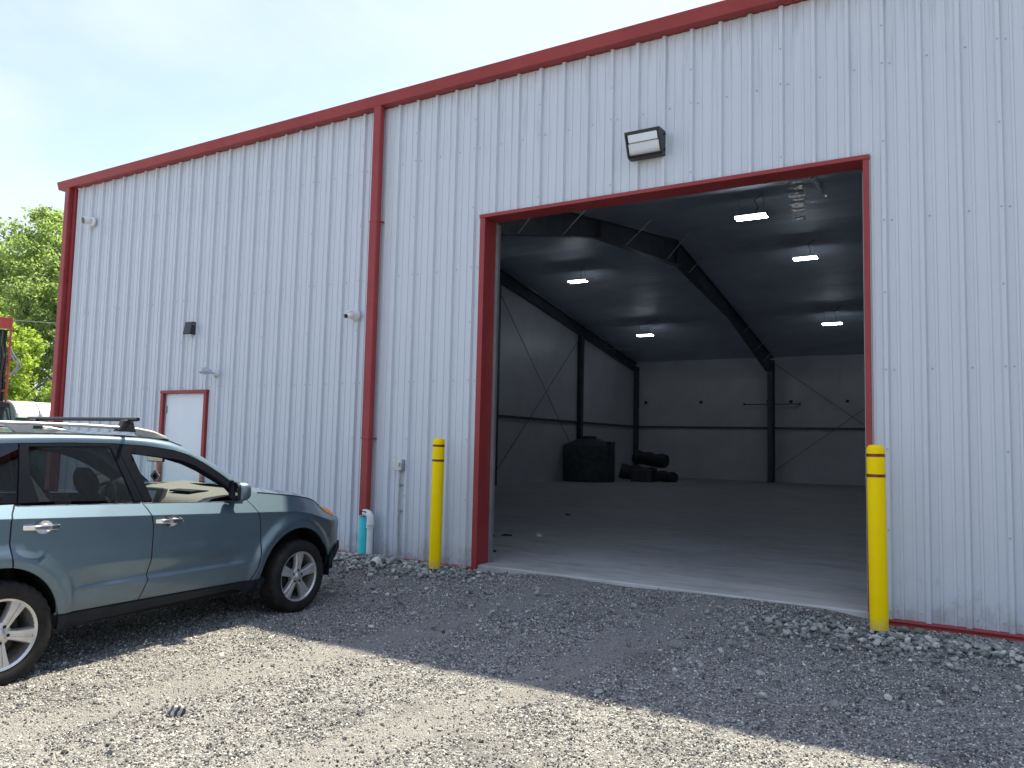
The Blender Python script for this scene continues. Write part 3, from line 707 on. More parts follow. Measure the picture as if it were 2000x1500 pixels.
def glass(name, tint, rough=.0):
    m = Mat(name); t = m.n('ShaderNodeBsdfTransparent'); t.inputs['Color'].default_value = (*tint, 1)
    g = m.n('ShaderNodeBsdfGlossy'); g.inputs['Roughness'].default_value = rough; g.inputs['Color'].default_value = (1, 1, 1, 1)
    lw_ = m.n('ShaderNodeLayerWeight'); lw_.inputs['Blend'].default_value = .5
    fr_ = m.math('ADD', .045, m.math('MULTIPLY', m.math('POWER', lw_.outputs['Facing'], 5.0), .90))
    ms = m.n('ShaderNodeMixShader'); m.l(fr_, ms.inputs[0]); m.l(t.outputs[0], ms.inputs[1]); m.l(g.outputs[0], ms.inputs[2]); m.l(ms.outputs[0], m.out.inputs['Surface']); M[name] = m.m
glass('glass_clear', (.78, .87, .85)); glass('glass_tint', (.14, .155, .165))
m = Mat('tyre'); m.set(rough=.72, spec=.3); v = m.coord(); f = m.noise(v, 9, 6, .65)
m.base(m.ramp(f, [(.35, (.008, .008, .009)), (.75, (.030, .029, .027))])); M['tyre'] = m.m
m = Mat('alloy'); m.set(rough=.36, metal=.75); v = m.coord(); f = m.noise(v, 11, 6, .7)
m.base(m.ramp(f, [(.35, (.72, .72, .72)), (.62, (.60, .59, .58)), (.85, (.30, .28, .26))])); M['alloy'] = m.m
m = Mat('alloy_dirty'); m.set(rough=.6, metal=.5); v = m.coord(); f = m.noise(v, 14, 6, .7)
m.base(m.ramp(f, [(.3, (.34, .33, .31)), (.75, (.13, .12, .10))])); M['alloy_dirty'] = m.m
simple('brake_dark', (.03, .028, .026), .6, .4, var=.4, scale=30)
m = Mat('amber_lens'); m.set(col=(.95, .32, .02), rough=.35, spec=.3); M['amber_lens'] = m.m
m = Mat('clear_lens'); m.set(col=(.62, .64, .65), rough=.08, metal=.4, coat=1.0); M['clear_lens'] = m.m
m = Mat('red_lens'); m.set(col=(.35, .012, .012), rough=.12, coat=1.0); M['red_lens'] = m.m
simple('trim_beige', (.155, .148, .135), .6, var=.06)
simple('trim_grey', (.16, .165, .165), .6, var=.1)
simple('seat_cloth', (.012, .013, .016), .9, var=.3, scale=60)
simple('headliner', (.34, .34, .32), .8, var=.03)
m = Mat('nav_screen'); m.set(col=(.28, .31, .34), rough=.1); M['nav_screen'] = m.m
simple('card_white', (.45, .44, .42), .5)

CARYAW = R(1.65)
car = thing('parked_car', 'dusty grey-green estate car with roof rails parked nose-in to the wall', 'car', (7.2403, -5.1030, -.185), R(90)+CARYAW)

# plan outline: right-hand half, arc length s equals x along the straight flank
ctrl = [(3.548, .0), (3.545, .12), (3.525, .30), (3.48, .45), (3.40, .60), (3.29, .715), (3.13, .80), (2.93, .845), (2.72, .868), (2.4, .876), (1.8, .878), (1.2, .878), (.6, .878), (0.0, .876), (-.35, .868), (-.6, .845), (-.78, .79), (-.90, .70), (-.965, .55), (-.995, .30), (-1.0, .12), (-1.0, 0)]
def catmull(pts, n=14):
    out = []; p = [pts[0]]+pts+[pts[-1]]
    for i in range(1, len(p)-2):
        for k in range(n):
            t = k/n; a, b, c, d = (np.array(p[i+j]) for j in (-1, 0, 1, 2))
            out.append(.5*((2*b)+(-a+c)*t+(2*a-5*b+4*c-d)*t*t+(-a+3*b-3*c+d)*t**3))
    out.append(np.array(pts[-1])); return np.array(out)
PL = catmull(ctrl[::-1])
sl_ = np.concatenate([[0], np.cumsum(np.hypot(*np.diff(PL, axis=0).T))])
_k = int(np.argmin(abs(PL[:, 0]-.6)+10*(PL[:, 1] < .8)))
sl_ = sl_ - sl_[_k] + PL[_k, 0]
S0, S1 = float(sl_[0]), float(sl_[-1])
tg = np.gradient(PL, axis=0); tg /= np.hypot(tg[:, 0], tg[:, 1])[:, None]
NX, NW = -tg[:, 1], tg[:, 0]                                       # outward normal (x, w)
def plan(s):
    return np.interp(s, sl_, PL[:, 0]), np.interp(s, sl_, PL[:, 1]), np.interp(s, sl_, NX), np.interp(s, sl_, NW)
ss = lambda a, b, t: float(smooth(a, b, t))
FA, RA = (2.575, .36, .440), (-.05, .36, .408)                      # wheel arch openings
def zcrease(s): return 1.072-.047*min(max(s, -.6), 2.6)-.13*ss(2.5, 3.2, s)
def inset(s, z):
    zc = zcrease(s)
    if z > zc: t = z-zc; d = .64*t
    else:
        t = zc-z; d = .030*t if t < .22 else .0066+.012*((t-.22)/.25)**2
        t2 = max(0, .50-z); d += .5*t2*t2*2
    # lower crease on the doors
    w = ss(.42, .75, s)*(1-ss(1.80, 2.02, s))
    zl = .556
    d += w*.025*(ss(zl+.16, zl+.030, z)*ss(zl-.014, zl+.020, z)) 
    # wheel arch flares
    for (cx, cz, r), ro in ((FA, .60), (RA, .555)):
        rr = math.hypot(s-cx, z-cz)
        if z < cz: rr = abs(s-cx)
        if cx > 1 and s > cx: ro -= .05*ss(0, .35, s-cx)
        d -= .029*ss(ro, ro-.11, rr)-.010*ss(r+.07, r, rr)
    # bumpers
    wf = ss(2.85, 3.25, s); 
    d += wf*(.35*max(0, z-.80)+1.6*max(0, z-.80)**2 + .30*max(0, .52-z))
    wr = ss(-.45, -.8, s)
    d += wr*(.04*ss(.72, .80, z)+.25*max(0, .45-z))
    return d
def flank(s, z, off=0.0):
    x, w, nx, nw = plan(s); d = inset(s, z)-off
    return (float(x-nx*d), float(w-nw*d), z)
def wglass(z): return .806-.235*(z-1.13)-.10*(z-1.13)**2
def green(x, z, off=0.0):
    return (x, wglass(z)-.045*ss(-.1, -.9, x)-.012*ss(1.4, 2.0, x)+off, z)

def to_me(name, V, F, mat, normals=None, mirror=False):
    """car points (x, w, z) -> local coordinates (x, -w, z); mirror gives the left-hand copy"""
    sgn = 1.0 if mirror else -1.0
    me = bpy.data.meshes.new(name); me.from_pydata([(x, sgn*w, z) for x, w, z in V], [], F); me.validate()
    me.materials.append(M[mat]); me.polygons.foreach_set('use_smooth', [True]*len(me.polygons))
    if normals is not None: me.normals_split_custom_set_from_vertices([(a, sgn*b, c) for a, b, c in normals])
    return me
def panel2(name, poly, fn, res, mat, parent, off=0.0, skirt=.014, both=True, label=None):
    """cut a polygon of the (s, z) plane into a fine mesh, lay it on the body surface and fold its edge inwards"""
    bm = bmesh.new(); tri = tessellate_polygon([[Vector((a, b, 0)) for a, b in poly]])
    vs = [bm.verts.new((a, b, 0)) for a, b in poly]
    for t in tri:
        try: bm.faces.new([vs[i] for i in t])
        except ValueError: pass
    for ax in (0, 1):
        lo = min(p[ax] for p in poly); hi = max(p[ax] for p in poly); n = int((hi-lo)/res)
        for k in range(1, n+1):
            co = [0, 0, 0]; no = [0, 0, 0]; co[ax] = lo+(hi-lo)*k/(n+1); no[ax] = 1
            bmesh.ops.bisect_plane(bm, geom=bm.verts[:]+bm.edges[:]+bm.faces[:], plane_co=co, plane_no=no, dist=1e-5)
    if fn is flank:
        for q in bm.verts: q.co.y -= zcrease(q.co.x)
        for dz in (-.003, .003): bmesh.ops.bisect_plane(bm, geom=bm.verts[:]+bm.edges[:]+bm.faces[:], plane_co=(0, dz, 0), plane_no=(0, 1, 0), dist=1e-5)
        for q in bm.verts: q.co.y += zcrease(q.co.x)
        for z_ in (.541, .547, .553, .559, .565, .571, .578, .590, .610, .640): bmesh.ops.bisect_plane(bm, geom=bm.verts[:]+bm.edges[:]+bm.faces[:], plane_co=(0, z_, 0), plane_no=(0, 1, 0), dist=1e-5)
    bmesh.ops.remove_doubles(bm, verts=bm.verts, dist=2e-4)
    bm.normal_update(); bm.verts.index_update()
    V = []; NN = []; h = .0025
    for q in bm.verts:
        s, z = q.co.x, q.co.y
        V.append(fn(s, z, off))
        a = Vector(fn(s+h, z, off))-Vector(fn(s-h, z, off)); b = Vector(fn(s, z+h, off))-Vector(fn(s, z-h, off))
        # outward = away from the car: +w (and +x at the nose)
        nrm = b.cross(a); 
        nrm.normalize()
        ref = Vector((0, 1, .2)) if abs(nrm.y) > .3 else Vector((1 if s > 1 else -1, 0, 0))
        if nrm.dot(ref) < 0: nrm = -nrm
        NN.append(nrm)
    F = []
    for fc in bm.faces:
        ids = [q.index for q in fc.verts]
        fn_ = Vector((0, 0, 0)); A = Vector(V[ids[0]])
        for i1, i2 in zip(ids[1:], ids[2:]): fn_ += (Vector(V[i1])-A).cross(Vector(V[i2])-A)
        if fn_.dot(sum((NN[i] for i in ids), Vector((0, 0, 0)))) > 0: ids.reverse()      # reversed because y is negated for the right side
        F.append(tuple(ids))
    if skirt:
        base = len(V); mp_ = {}
        for e in bm.edges:
            if len(e.link_faces) == 1:
                i, j = e.verts[0].index, e.verts[1].index; ids = []
                for k in (i, j):
                    for dd in (0, 1):
                        if (k, dd) not in mp_:
                            mp_[(k, dd)] = len(V); p = Vector(V[k])-NN[k]*(skirt*dd); V.append(tuple(p)); NN.append(NN[k])
                F.append((mp_[(i, 0)], mp_[(j, 0)], mp_[(j, 1)], mp_[(i, 1)]))
    bm.free()
    out = [put(name, to_me(name, V, F, mat, NN), parent, label=label)]
    if both: out.append(put(name, to_me(name, V, [tuple(reversed(q)) for q in F], mat, NN, True), parent, label=label))
    return out
def arc(c, a0, a1, n=14, dr=0.0): return [(c[0]+(c[2]+dr)*math.cos(R(a0+(a1-a0)*k/n)), c[1]+(c[2]+dr)*math.sin(R(a0+(a1-a0)*k/n))) for k in range(n+1)]
def gapx(line, d):                                                   # shift a seam line sideways
    return [(a+d, b) for a, b in line]
G_RQ = [(.045, 1.160), (.016, 1.10), (.005, 1.053), (.006, .923), (.018, .83), (.030, .765)]
G_FR = [(.968, 1.125), (1.000, 1.065), (1.022, 1.01), (1.037, .95), (1.042, .88), (1.041, .66), (1.025, .53), (.975, .400)]
G_FF = [(1.975, 1.098), (2.035, 1.03), (2.085, .94), (2.106, .84), (2.114, .70), (2.112, .60), (2.085, .50), (2.035, .392)]
BELT = lambda x: 1.152-.032*x-.004*x*x if x < 2.1 else 1.07
SEAM = [(3.205, .888), (3.15, .83), (3.05, .72), (2.975, .63)]
belt = lambda a, b, n=8: [(a+(b-a)*k/n, BELT(a+(b-a)*k/n)) for k in range(n+1)]
# doors
rd_poly = belt(.050, .960) + gapx(G_FR, -.0060) + [(.345, .400)] + arc(RA, 8, 78, 14)[0:] + gapx(G_RQ, .0060)[::-1][0:-1]
rdoor = panel2('rear_door', rd_poly, flank, .030, 'car_paint', car)
fd_poly = belt(.975, 1.965) + gapx(G_FF, -.0060) + gapx(G_FR, .0060)[::-1][:-1]
fdoor = panel2('front_door', fd_poly, flank, .030, 'car_paint', car)
def seam(line, par, hw=.0085, name='door_seam', off=-.0035):
    P0 = [Vector((a, b)) for a, b in line]; l, r = [], []
    for i, p in enumerate(P0):
        t = (P0[min(i+1, len(P0)-1)]-P0[max(i-1, 0)]).normalized(); n = Vector((-t.y, t.x)); l.append(tuple(p+n*hw)); r.append(tuple(p-n*hw))
    panel2(name, l+r[::-1], flank, .03, 'car_under', par, off=off, skirt=0)
def dense(line, k=3):
    out = []
    for a, b in zip(line, line[1:]): out += [(a[0]+(b[0]-a[0])*j/k, a[1]+(b[1]-a[1])*j/k) for j in range(k)]
    return out+[line[-1]]
for ln in (G_RQ, G_FR, G_FF): seam(dense(ln), car)
seam(dense([(.35, .396), (1.2, .394), (2.05, .389)], 10), car, .006)
seam(dense(SEAM[:1]+SEAM[1:], 3), car, .006, 'bumper_seam', -.002)
# front fender: up over the shoulder to the bonnet line
HOOD = [(1.985, 1.150), (2.2, 1.135), (2.405, 1.112), (2.62, 1.085), (2.807, 1.052), (2.95, 1.005), (3.06, .965)]
ff_poly = HOOD + [(3.20, .905)] + SEAM[0:1] + SEAM[1:] + arc(FA, 34, 176, 26) + [(2.040, .395)] + gapx(G_FF, .0060)[::-1]
fender = panel2('front_fender', ff_poly, flank, .028, 'car_paint', car)
# rear quarter panel
rq_poly = [(.040, 1.160)] + gapx(G_RQ, -.0060)[1:] + arc(RA, 80, 172, 16) + [(-.462, .50), (-.75, .50), (-.75, .78), (-.80, 1.12), (-.4, 1.165)]
panel2('rear_quarter', rq_poly, flank, .035, 'car_paint', car)
# bumpers (wrapped round the nose and tail)
fb = [(SEAM[0][0]+.006, SEAM[0][1])]+[(a+.005, b) for a, b in SEAM[1:]]+arc(FA, 33, 5, 8)[0:]+[(3.0, .345), (S1, .345), (S1, .845), (3.45, .86)]
panel2('front_bumper', fb, flank, .035, 'car_paint', car, skirt=.01)
lip = [(3.02, .345), (3.06, .50), (3.2, .57), (3.4, .585), (S1, .585), (S1, .22), (3.15, .22)]
panel2('bumper_lip', lip, flank, .035, 'car_trim', car, off=.020, skirt=.03)
rb_ = [(-.470, .495), (-.46, .30), (S0, .30), (S0, .72), (-.755, .72), (-.755, .495)]
panel2('rear_bumper', rb_, flank, .04, 'car_trim', car, off=.01)
panel2('tailgate', [(-.80, .725), (S0, .725), (S0, 1.10), (-.98, 1.12), (-.96, .9)], flank, .04, 'car_paint', car)
panel2('tail_light', [(-.755, .79), (-.80, .73), (-.95, .91), (-.97, 1.12), (-.805, 1.12)], flank, .04, 'red_lens', car, off=.004)
# headlight with amber corner
panel2('headlight', [(3.20, .900), (3.235, .845), (3.45, .855), (3.70, .83), (3.72, .90), (3.5, .925), (3.25, .935), (3.10, .955)], flank, .03, 'clear_lens', car, off=.002)
panel2('side_marker', [(3.03, .968), (3.10, .957), (3.24, .938), (3.34, .900), (3.30, .850), (3.20, .872), (3.10, .925)], flank, .02, 'amber_lens', car, off=.007)
panel2('grille', [(3.72, .66), (3.72, .86), (S1, .88), (S1, .64)], flank, .03, 'car_trim', car, off=.006)
# sills
sill = [(.352, .392), (2.035, .386), (2.190, .384), (2.185, .275), (2.05, .285), (1.88, .335), (1.05, .312), (.60, .300), (.36, .262)]
panel2('sill', sill, flank, .035, 'car_trim', car, off=.012, skirt=.05)
# chrome strip under the windows
for a, b in ((.055, .958), (.985, 1.93)):
    pts = belt(a, b, 14)
    panel2('belt_moulding', [(x, z+.016) for x, z in pts]+[(x, z+.001) for x, z in reversed(pts)], lambda s, z, o: flank(s, min(z, BELT(s)), o), .05, 'rail_silver', car, off=.004, skirt=.012)

# side glass frames (black), pillars, glass
TOPF = [(-.75, 1.49), (-.4, 1.535), (0, 1.556), (.45, 1.567), (.80, 1.564), (1.08, 1.547), (1.33, 1.512), (1.461, 1.470), (1.602, 1.400), (1.748, 1.312), (1.846, 1.245), (1.93, 1.180), (2.03, 1.112)]
def topf(x): return float(np.interp(x, [p[0] for p in TOPF], [p[1] for p in TOPF]))
topl = lambda a, b, n=10, d=0.0: [(a+(b-a)*k/n, topf(a+(b-a)*k/n)+d) for k in range(n+1)]
RW = [(.215, 1.165), (.168, 1.345), (.178, 1.535), (.762, 1.540), (.908, 1.140)]        # rear door pane
for i, (poly, nm) in enumerate((
    ([(.078, 1.166), (.120, 1.556)]+topl(.125, .79, 10, .006)+[(.768, 1.541), (.176, 1.537), (.164, 1.345), (.211, 1.165)], 'window_frame'),
    ([(.790, 1.563), (.798, 1.563), (.982, 1.135), (.912, 1.137), (.766, 1.540)], 'pillar_trim'),
    ([(.806, 1.563)]+topl(.815, 2.02, 30, .006)+[(1.97, 1.105), (1.866, 1.105), (1.777, 1.196), (1.645, 1.270), (1.506, 1.347), (1.37, 1.406), (1.201, 1.455), (1.0, 1.482), (.929, 1.490), (1.062, 1.130), (.992, 1.132)], 'window_frame'))):
    par = (rdoor, rdoor, fdoor)[i]
    panel2(nm, poly, green, .03, 'car_trim_gloss', par[0], off=.004, skirt=.02, both=False)
panel2('window_pane', RW, green, .05, 'glass_tint', rdoor[0], off=-.004, skirt=0, both=False)
panel2('quarter_vent_trim', [(.216, 1.165), (.170, 1.345), (.290, 1.165)], green, .04, 'car_trim', rdoor[0], off=-.001, skirt=.004, both=False)
qw = [(.040, 1.168), (.070, 1.168), (.112, 1.553)]+topl(.105, -.70, 8, -.004)+[(-.72, 1.20), (-.5, 1.172)]
panel2('quarter_window', qw, green, .06, 'glass_tint', car, off=-.001, skirt=.01)
panel2('window_visor', topl(.95, 1.86, 16, -.022)+[(a, b-.052) for a, b in reversed(topl(.95, 1.86, 16, -.022))], green, .03, 'car_trim_gloss', fdoor[0], off=.022, skirt=.004, both=False)
# left-hand windows
panel2('window_frame', [(.078, 1.166), (.120, 1.556)]+topl(.125, 2.02, 30, .006)+[(1.97, 1.105), (1.866, 1.105), (1.777, 1.196), (1.645, 1.270), (1.506, 1.347), (1.37, 1.406), (1.201, 1.455), (1.0, 1.485), (.929, 1.490), (1.06, 1.12), (.912, 1.13), (.766, 1.540), (.176, 1.537), (.164, 1.345), (.211, 1.160)], green, .05, 'car_trim_gloss', car, off=.002, skirt=.02)
def left_only(poly, fn, res, name, mat, parent, **k):
    a, b = panel2(name, poly, fn, res, mat, parent, **k)
    bpy.data.objects.remove(a); return b
left_only(RW, green, .08, 'window_pane', 'glass_tint', rdoor[1], off=-.004, skirt=0)
left_only([(1.062, 1.130), (.929, 1.490), (1.201, 1.455), (1.37, 1.406), (1.506, 1.347), (1.645, 1.270), (1.777, 1.196), (1.866, 1.105)], green, .08, 'window_pane', 'glass_clear', fdoor[1], off=-.004, skirt=0)

# roof, cant rails, windscreen, bonnet as lofted sheets over the whole width
def loft(name, rows, mat, parent, smooth_=50, flip=False):
    q = MB(); q.sheet([[(x, -w, z) for x, w, z in r] for r in rows]); return q.build(name, mat, parent, smooth=smooth_, fix=True)
ROOFE = [(-.95, .56, 1.555), (-.6, .60, 1.600), (-.2, .622, 1.618), (.2, .630, 1.624), (.6, .630, 1.624), (.915, .626, 1.617), (1.15, .618, 1.606), (1.312, .606, 1.588)]
def rooft(x): xs = [p[0] for p in ROOFE]; return float(np.interp(x, xs, [p[1] for p in ROOFE])), float(np.interp(x, xs, [p[2] for p in ROOFE]))
rows = []
for x in np.linspace(-.95, 1.312, 40):
    w, z = rooft(x); front = ss(.9, 1.31, x)
    rows.append([(x+.10*front*(1-(t)**2), w*t, z+.038*(1-abs(t)**2.2)-.0*front) for t in np.linspace(-1, 1, 27)])
loft('roof', rows, 'car_paint', car)
# cant rail / windscreen pillar: from the window frame up to the roof edge, then down to the cowl
RAILT = [(x, *rooft(x)) for x in np.linspace(-.75, 1.312, 24)] + [(1.45, .600, 1.545), (1.60, .606, 1.480), (1.75, .620, 1.405), (1.90, .640, 1.318), (2.02, .660, 1.235), (2.12, .682, 1.165)]
RAILT = np.array(RAILT)
RB = []
for x, w, z in RAILT:
    xb = x if x < 1.2 else 1.2+(x-1.2)*(2.03-1.2)/(2.12-1.2)
    zb = topf(xb) if xb > -.75 else 1.49-(-.75-xb)*.3
    RB.append((xb, green(xb, zb)[1]+.006, zb))
for sgn in (1, -1):
    rows = []
    for (x0, w0, z0), (x1, w1, z1) in zip(RB, RAILT):
        row = []
        for t in np.linspace(0, 1, 10):
            bul = .022*math.sin(math.pi*t)
            row.append((x0+(x1-x0)*t, sgn*(w0+(w1-w0)*t+bul*.75), z0+(z1-z0)*t+bul*.65))
        rows.append(row)
    loft('roof_side', rows, 'car_paint', car)
# drip channel seam on the cant rail
for sgn in (1,):
    q = MB(); q.tube([(x, -(w+.004), z+.003) for x, w, z in RAILT[2:25]], .006, 6); q.build('roof_seam', 'car_trim', car)
WT = RAILT[23:]
rows = []
for i, (x, w, z) in enumerate(WT):
    f = i/(len(WT)-1); bow = .10+.16*f
    rows.append([(x+bow*(1-t*t), (w-.004)*t, z+.030*(1-t*t)*(1-f*.6)) for t in np.linspace(-1, 1, 21)])
loft('windscreen', rows, 'glass_clear', car)
cowl = [[(r[0]+dx, r[1], r[2]+dz) for r in rows[-1]] for dx, dz in ((-.01, -.004), (.05, -.025), (.10, -.02))]
loft('cowl', cowl, 'car_trim', car)
# bonnet
def hood_edge(f): 
    pts = HOOD; xs = np.linspace(0, 1, len(pts)); s = float(np.interp(f, xs, [p[0] for p in pts])); z = float(np.interp(f, xs, [p[1] for p in pts]))
    return flank(s, z)
rows = []
for f in np.linspace(0.0, 1, 26):
    x, w, z = hood_edge(f); w -= .004
    r = []
    for t in np.linspace(-1, 1, 31):
        q = 1-t*t
        xx = x+q*(.24+.20*f**1.5); 
        zz_ = z+.030*q*(1-f*.3)-.055*q*f**3 + .008*math.exp(-((abs(t)-.62)/.10)**2)
        r.append((xx, w*t, zz_))
    rows.append(r)
loft('bonnet', rows, 'car_paint', car)
for sgn in (1, -1):
    q = MB(); q.tube([(x, -sgn*(w+.001), z+.0005) for x, w, z in [hood_edge(f) for f in np.linspace(.12, 1, 24)]], .0045, 6); q.build('bonnet_seam', 'car_under', car)
nose = [rows[-1]]
for k in (1, 2, 3):
    nose.append([(x+.012*k, w, z-.028*k) for x, w, z in rows[-1]])
loft('nose', nose, 'car_paint', car)
# rear window and gate top
rows = [[(x-.0, w*t, z) for t in np.linspace(-1, 1, 15)] for x, w, z in ((-.95, .56, 1.585), (-1.0, .60, 1.45), (-1.03, .64, 1.28), (-1.035, .68, 1.12))]
loft('rear_window', rows, 'glass_tint', car)
for sgn in (1, -1):
    rows = [[(-.94, sgn*.57, 1.56), (-.72, sgn*.67, 1.50)], [(-1.0, sgn*.60, 1.45), (-.72, sgn*.71, 1.38)], [(-1.03, sgn*.64, 1.28), (-.74, sgn*.76, 1.25)], [(-1.035, sgn*.68, 1.11), (-.80, sgn*.80, 1.11)]]
    loft('rear_pillar', rows, 'car_paint', car)
# dark inner shell behind the panel gaps, floor and wheel housings
q = MB()
def shell(z0, z1, s0, s1, d):
    rows = []
    for s in np.linspace(s0, s1, 40): rows.append([(lambda p: (p[0], p[1], p[2]))(flank(s, z, -d)) for z in np.linspace(z0, z1, 8)])
    return rows
for sgn in (1, -1):
    for a, b in ((.42, 2.08),): q.sheet([[(x, -sgn*w, z) for x, w, z in r] for r in shell(.33, 1.08, a, b, .030)])
    q.sheet([[(x, -sgn*w, z) for x, w, z in r] for r in [[flank(s, z, -.03) for z in np.linspace(.82 if s < .42 else .5, 1.08, 5)] for s in np.linspace(-.6, .45, 16)]])
    q.sheet([[(x, -sgn*w, z) for x, w, z in r] for r in [[flank(s, z, -.03) for z in np.linspace(.84, .98, 3)] for s in np.linspace(2.05, 3.1, 16)]])
q.box(-.9, 3.1, -.70, .70, .27, .31); q.box(2.2, 3.35, -.60, .60, .30, .80); q.box(-.93, -.5, -.6, .6, .30, .70)
q.build('inner_shell', 'car_under', car, smooth=None, fix=False)
for c, nm in ((FA, 'wheel_housing'), (RA, 'wheel_housing')):
    for sgn in (1, -1):
        q = MB(); rows = []
        for k in range(25):
            a = R(-8+196*k/24); row = []
            for w in (.862, .845, .70, .55):
                rr = c[2]+(.0 if w > .85 else .012); row.append((c[0]+rr*math.cos(a), -sgn*w, c[1]+rr*math.sin(a)))
            rows.append(row)
        q.sheet(rows); q.add([(c[0]+c[2]*1.02*math.cos(R(-8+196*k/24)), -sgn*.55, c[1]+c[2]*1.02*math.sin(R(-8+196*k/24))) for k in range(25)], [tuple(range(25))])
        q.build(nm, 'car_under', car, smooth=40)

# wheels
def make_wheel():
    w = sub('wheel', car)
    r = .338; hw = .112
    t = MB(); NS = 96
    prof = [(.222, .075), (.228, .098), (.245, .108), (.27, .113), (.295, .113), (.312, .106), (.326, .094), (.334, .080), (.338, .055), (.338, .02), (.338, -.055), (.334, -.08), (.31, -.108), (.25, -.108), (.222, -.08)]
    vs = []; fs = []; K = len(prof)
    for k in range(NS):
        a = 2*math.pi*k/NS
        for i, (rr, zz_) in enumerate(prof):
            if 5 <= i <= 8 and k % 3 == 0: rr -= (.004, .008, .008, .007)[i-5]
            vs.append((rr*math.cos(a), zz_, rr*math.sin(a)))
    for k in range(NS):
        for i in range(K-1): fs.append((k*K+i, k*K+i+1, ((k+1) % NS)*K+i+1, ((k+1) % NS)*K+i))
    t.add(vs, fs)
    for ww in (.03, -.03): pass
    t.build('tyre', 'tyre', w, smooth=28)
    Ry = Matrix.Rotation(R(-90), 4, 'X')                              # lathe axis -> +y
    q = MB(); q.lathe([(.205, .02), (.212, .088), (.222, .097), (.229, .098), (.232, .090), (.224, .075)], 64, Ry, caps=False); q.build('rim', 'alloy', w, smooth=40)
    q = MB(); q.lathe([(.212, .086), (.203, .02), (.196, -.06), (.196, -.08)], 48, Ry, caps=False); q.build('rim_barrel', 'alloy_dirty', w, smooth=40)
    q = MB(); q.lathe([(1e-5, .015), (.145, .015), (.148, .0), (.148, -.02)], 36, Ry, caps=False); q.lathe([(1e-5, -.045), (.2, -.045)], 36, Ry, caps=False); q.build('brake_disc', 'brake_dark', w, smooth=30)
    for k in range(5):
        a = R(-90+72*k); sp = MB()
        ca, sa = math.cos(a), math.sin(a)
        def P_(u, t_, y): return (u*ca-t_*sa, y, u*sa+t_*ca)
        us = (.030, .075, .12, .17, .213); hwid = (.030, .031, .035, .043, .053); ys = (.074, .083, .088, .090, .088)
        # two ribs with a narrow groove between them
        for sg in (1, -1):
            rows = []
            for u, hh, y in zip(us, hwid, ys):
                rows.append([P_(u, sg*hh*1.12, y-.045), P_(u, sg*hh, y-.007), P_(u, sg*(hh-.005), y), P_(u, sg*.009, y), P_(u, sg*.006, y-.008), P_(u, 0, y-.008)])
            sp.sheet(rows)
        sp.build('spoke', 'alloy', w, smooth=30)
    q = MB(); q.lathe([(.082, .035), (.074, .070), (.060, .078), (.036, .080)], 40, Ry, caps=False); q.lathe([(.036, .080), (.034, .086), (.024, .092), (1e-5, .093)], 28, Ry, caps=False); q.build('hub', 'alloy', w, smooth=30)
    for k in range(5):
        a = R(-90+72*k); rr = .054
        q = MB(); T = Matrix.Translation((rr*math.cos(a), .0, rr*math.sin(a))) @ Ry
        q.lathe([(.0115, .0785), (.0115, .0795), (.0085, .0797)], 12, T, caps=True); q.lathe([(.0075, .0796), (.007, .088), (.003, .0905), (1e-5, .091)], 6, T, caps=False); q.build('wheel_nut', 'brake_dark', w, smooth=None)
    return w
def copy_tree(o, parent):
    c = o.copy(); COL.objects.link(c); c.parent = parent
    for ch in list(o.children): copy_tree(ch, c)
    return c
w0 = make_wheel()
w0.location = (2.615, -.760, .345); w0.rotation_euler = (math.pi, R(4), 0)    # faces the car's right (-y)
w1 = copy_tree(w0, car); w1.location = (0.0, -.762, .338); w1.rotation_euler = (math.pi, R(30), 0)
w2 = copy_tree(w0, car); w2.location = (2.615, .760, .345); w2.rotation_euler = (0, R(20), 0)
w3 = copy_tree(w0, car); w3.location = (0.0, .762, .338); w3.rotation_euler = (0, R(50), 0)

# door handles
for par, x, z, tilt in ((rdoor, .203, 1.003, .045), (fdoor, 1.177, .970, .045)):
    for side, p in ((1, par[0]), (-1, par[1])):
        c0 = Vector(flank(x, z)); q = MB()
        pts = []
        for k in range(9):
            u = -.125+.25*k/8; bow = .030*math.sin(math.pi*k/8)**.5 if 0 < k < 8 else 0
            pw = flank(x+u, z-tilt*u)[1]; pts.append((x+u, -side*(pw+.006+bow), z-tilt*u))
        for k in range(8):
            a, b = Vector(pts[k]), Vector(pts[k+1]); hh = .0155
            o1, o2 = Vector((0, side*.012, 0)), Vector((0, 0, hh))
            vs = [a-o2, a+o2, a+o2+o1, a-o2+o1, b-o2, b+o2, b+o2+o1, b-o2+o1]
            q.add(vs, [(0, 1, 5, 4), (1, 2, 6, 5), (2, 3, 7, 6), (3, 0, 4, 7)] + ([(3, 2, 1, 0)] if k == 0 else []) + ([(4, 5, 6, 7)] if k == 7 else []))
        q.build('door_handle', 'chrome', p, smooth=30, bevel=.004)
        q = MB(); rows = []
        for k in range(7):
            rr = (.058, .050, .040, .030, .02, .010, .001)[k]; dep = (.003, .002, -.004, -.008, -.010, -.011, -.011)[k]
            rows.append([(x+.01+rr*1.05*math.cos(6.2832*j/24), -side*(flank(x+.01+rr*math.cos(6.2832*j/24), z+.003+rr*.8*math.sin(6.2832*j/24))[1]+.0045+(dep*.3)), z+.003+rr*.80*math.sin(6.2832*j/24)) for j in range(25)])
        q.sheet(rows); q.build('handle_bowl', 'chrome', p, smooth=60)
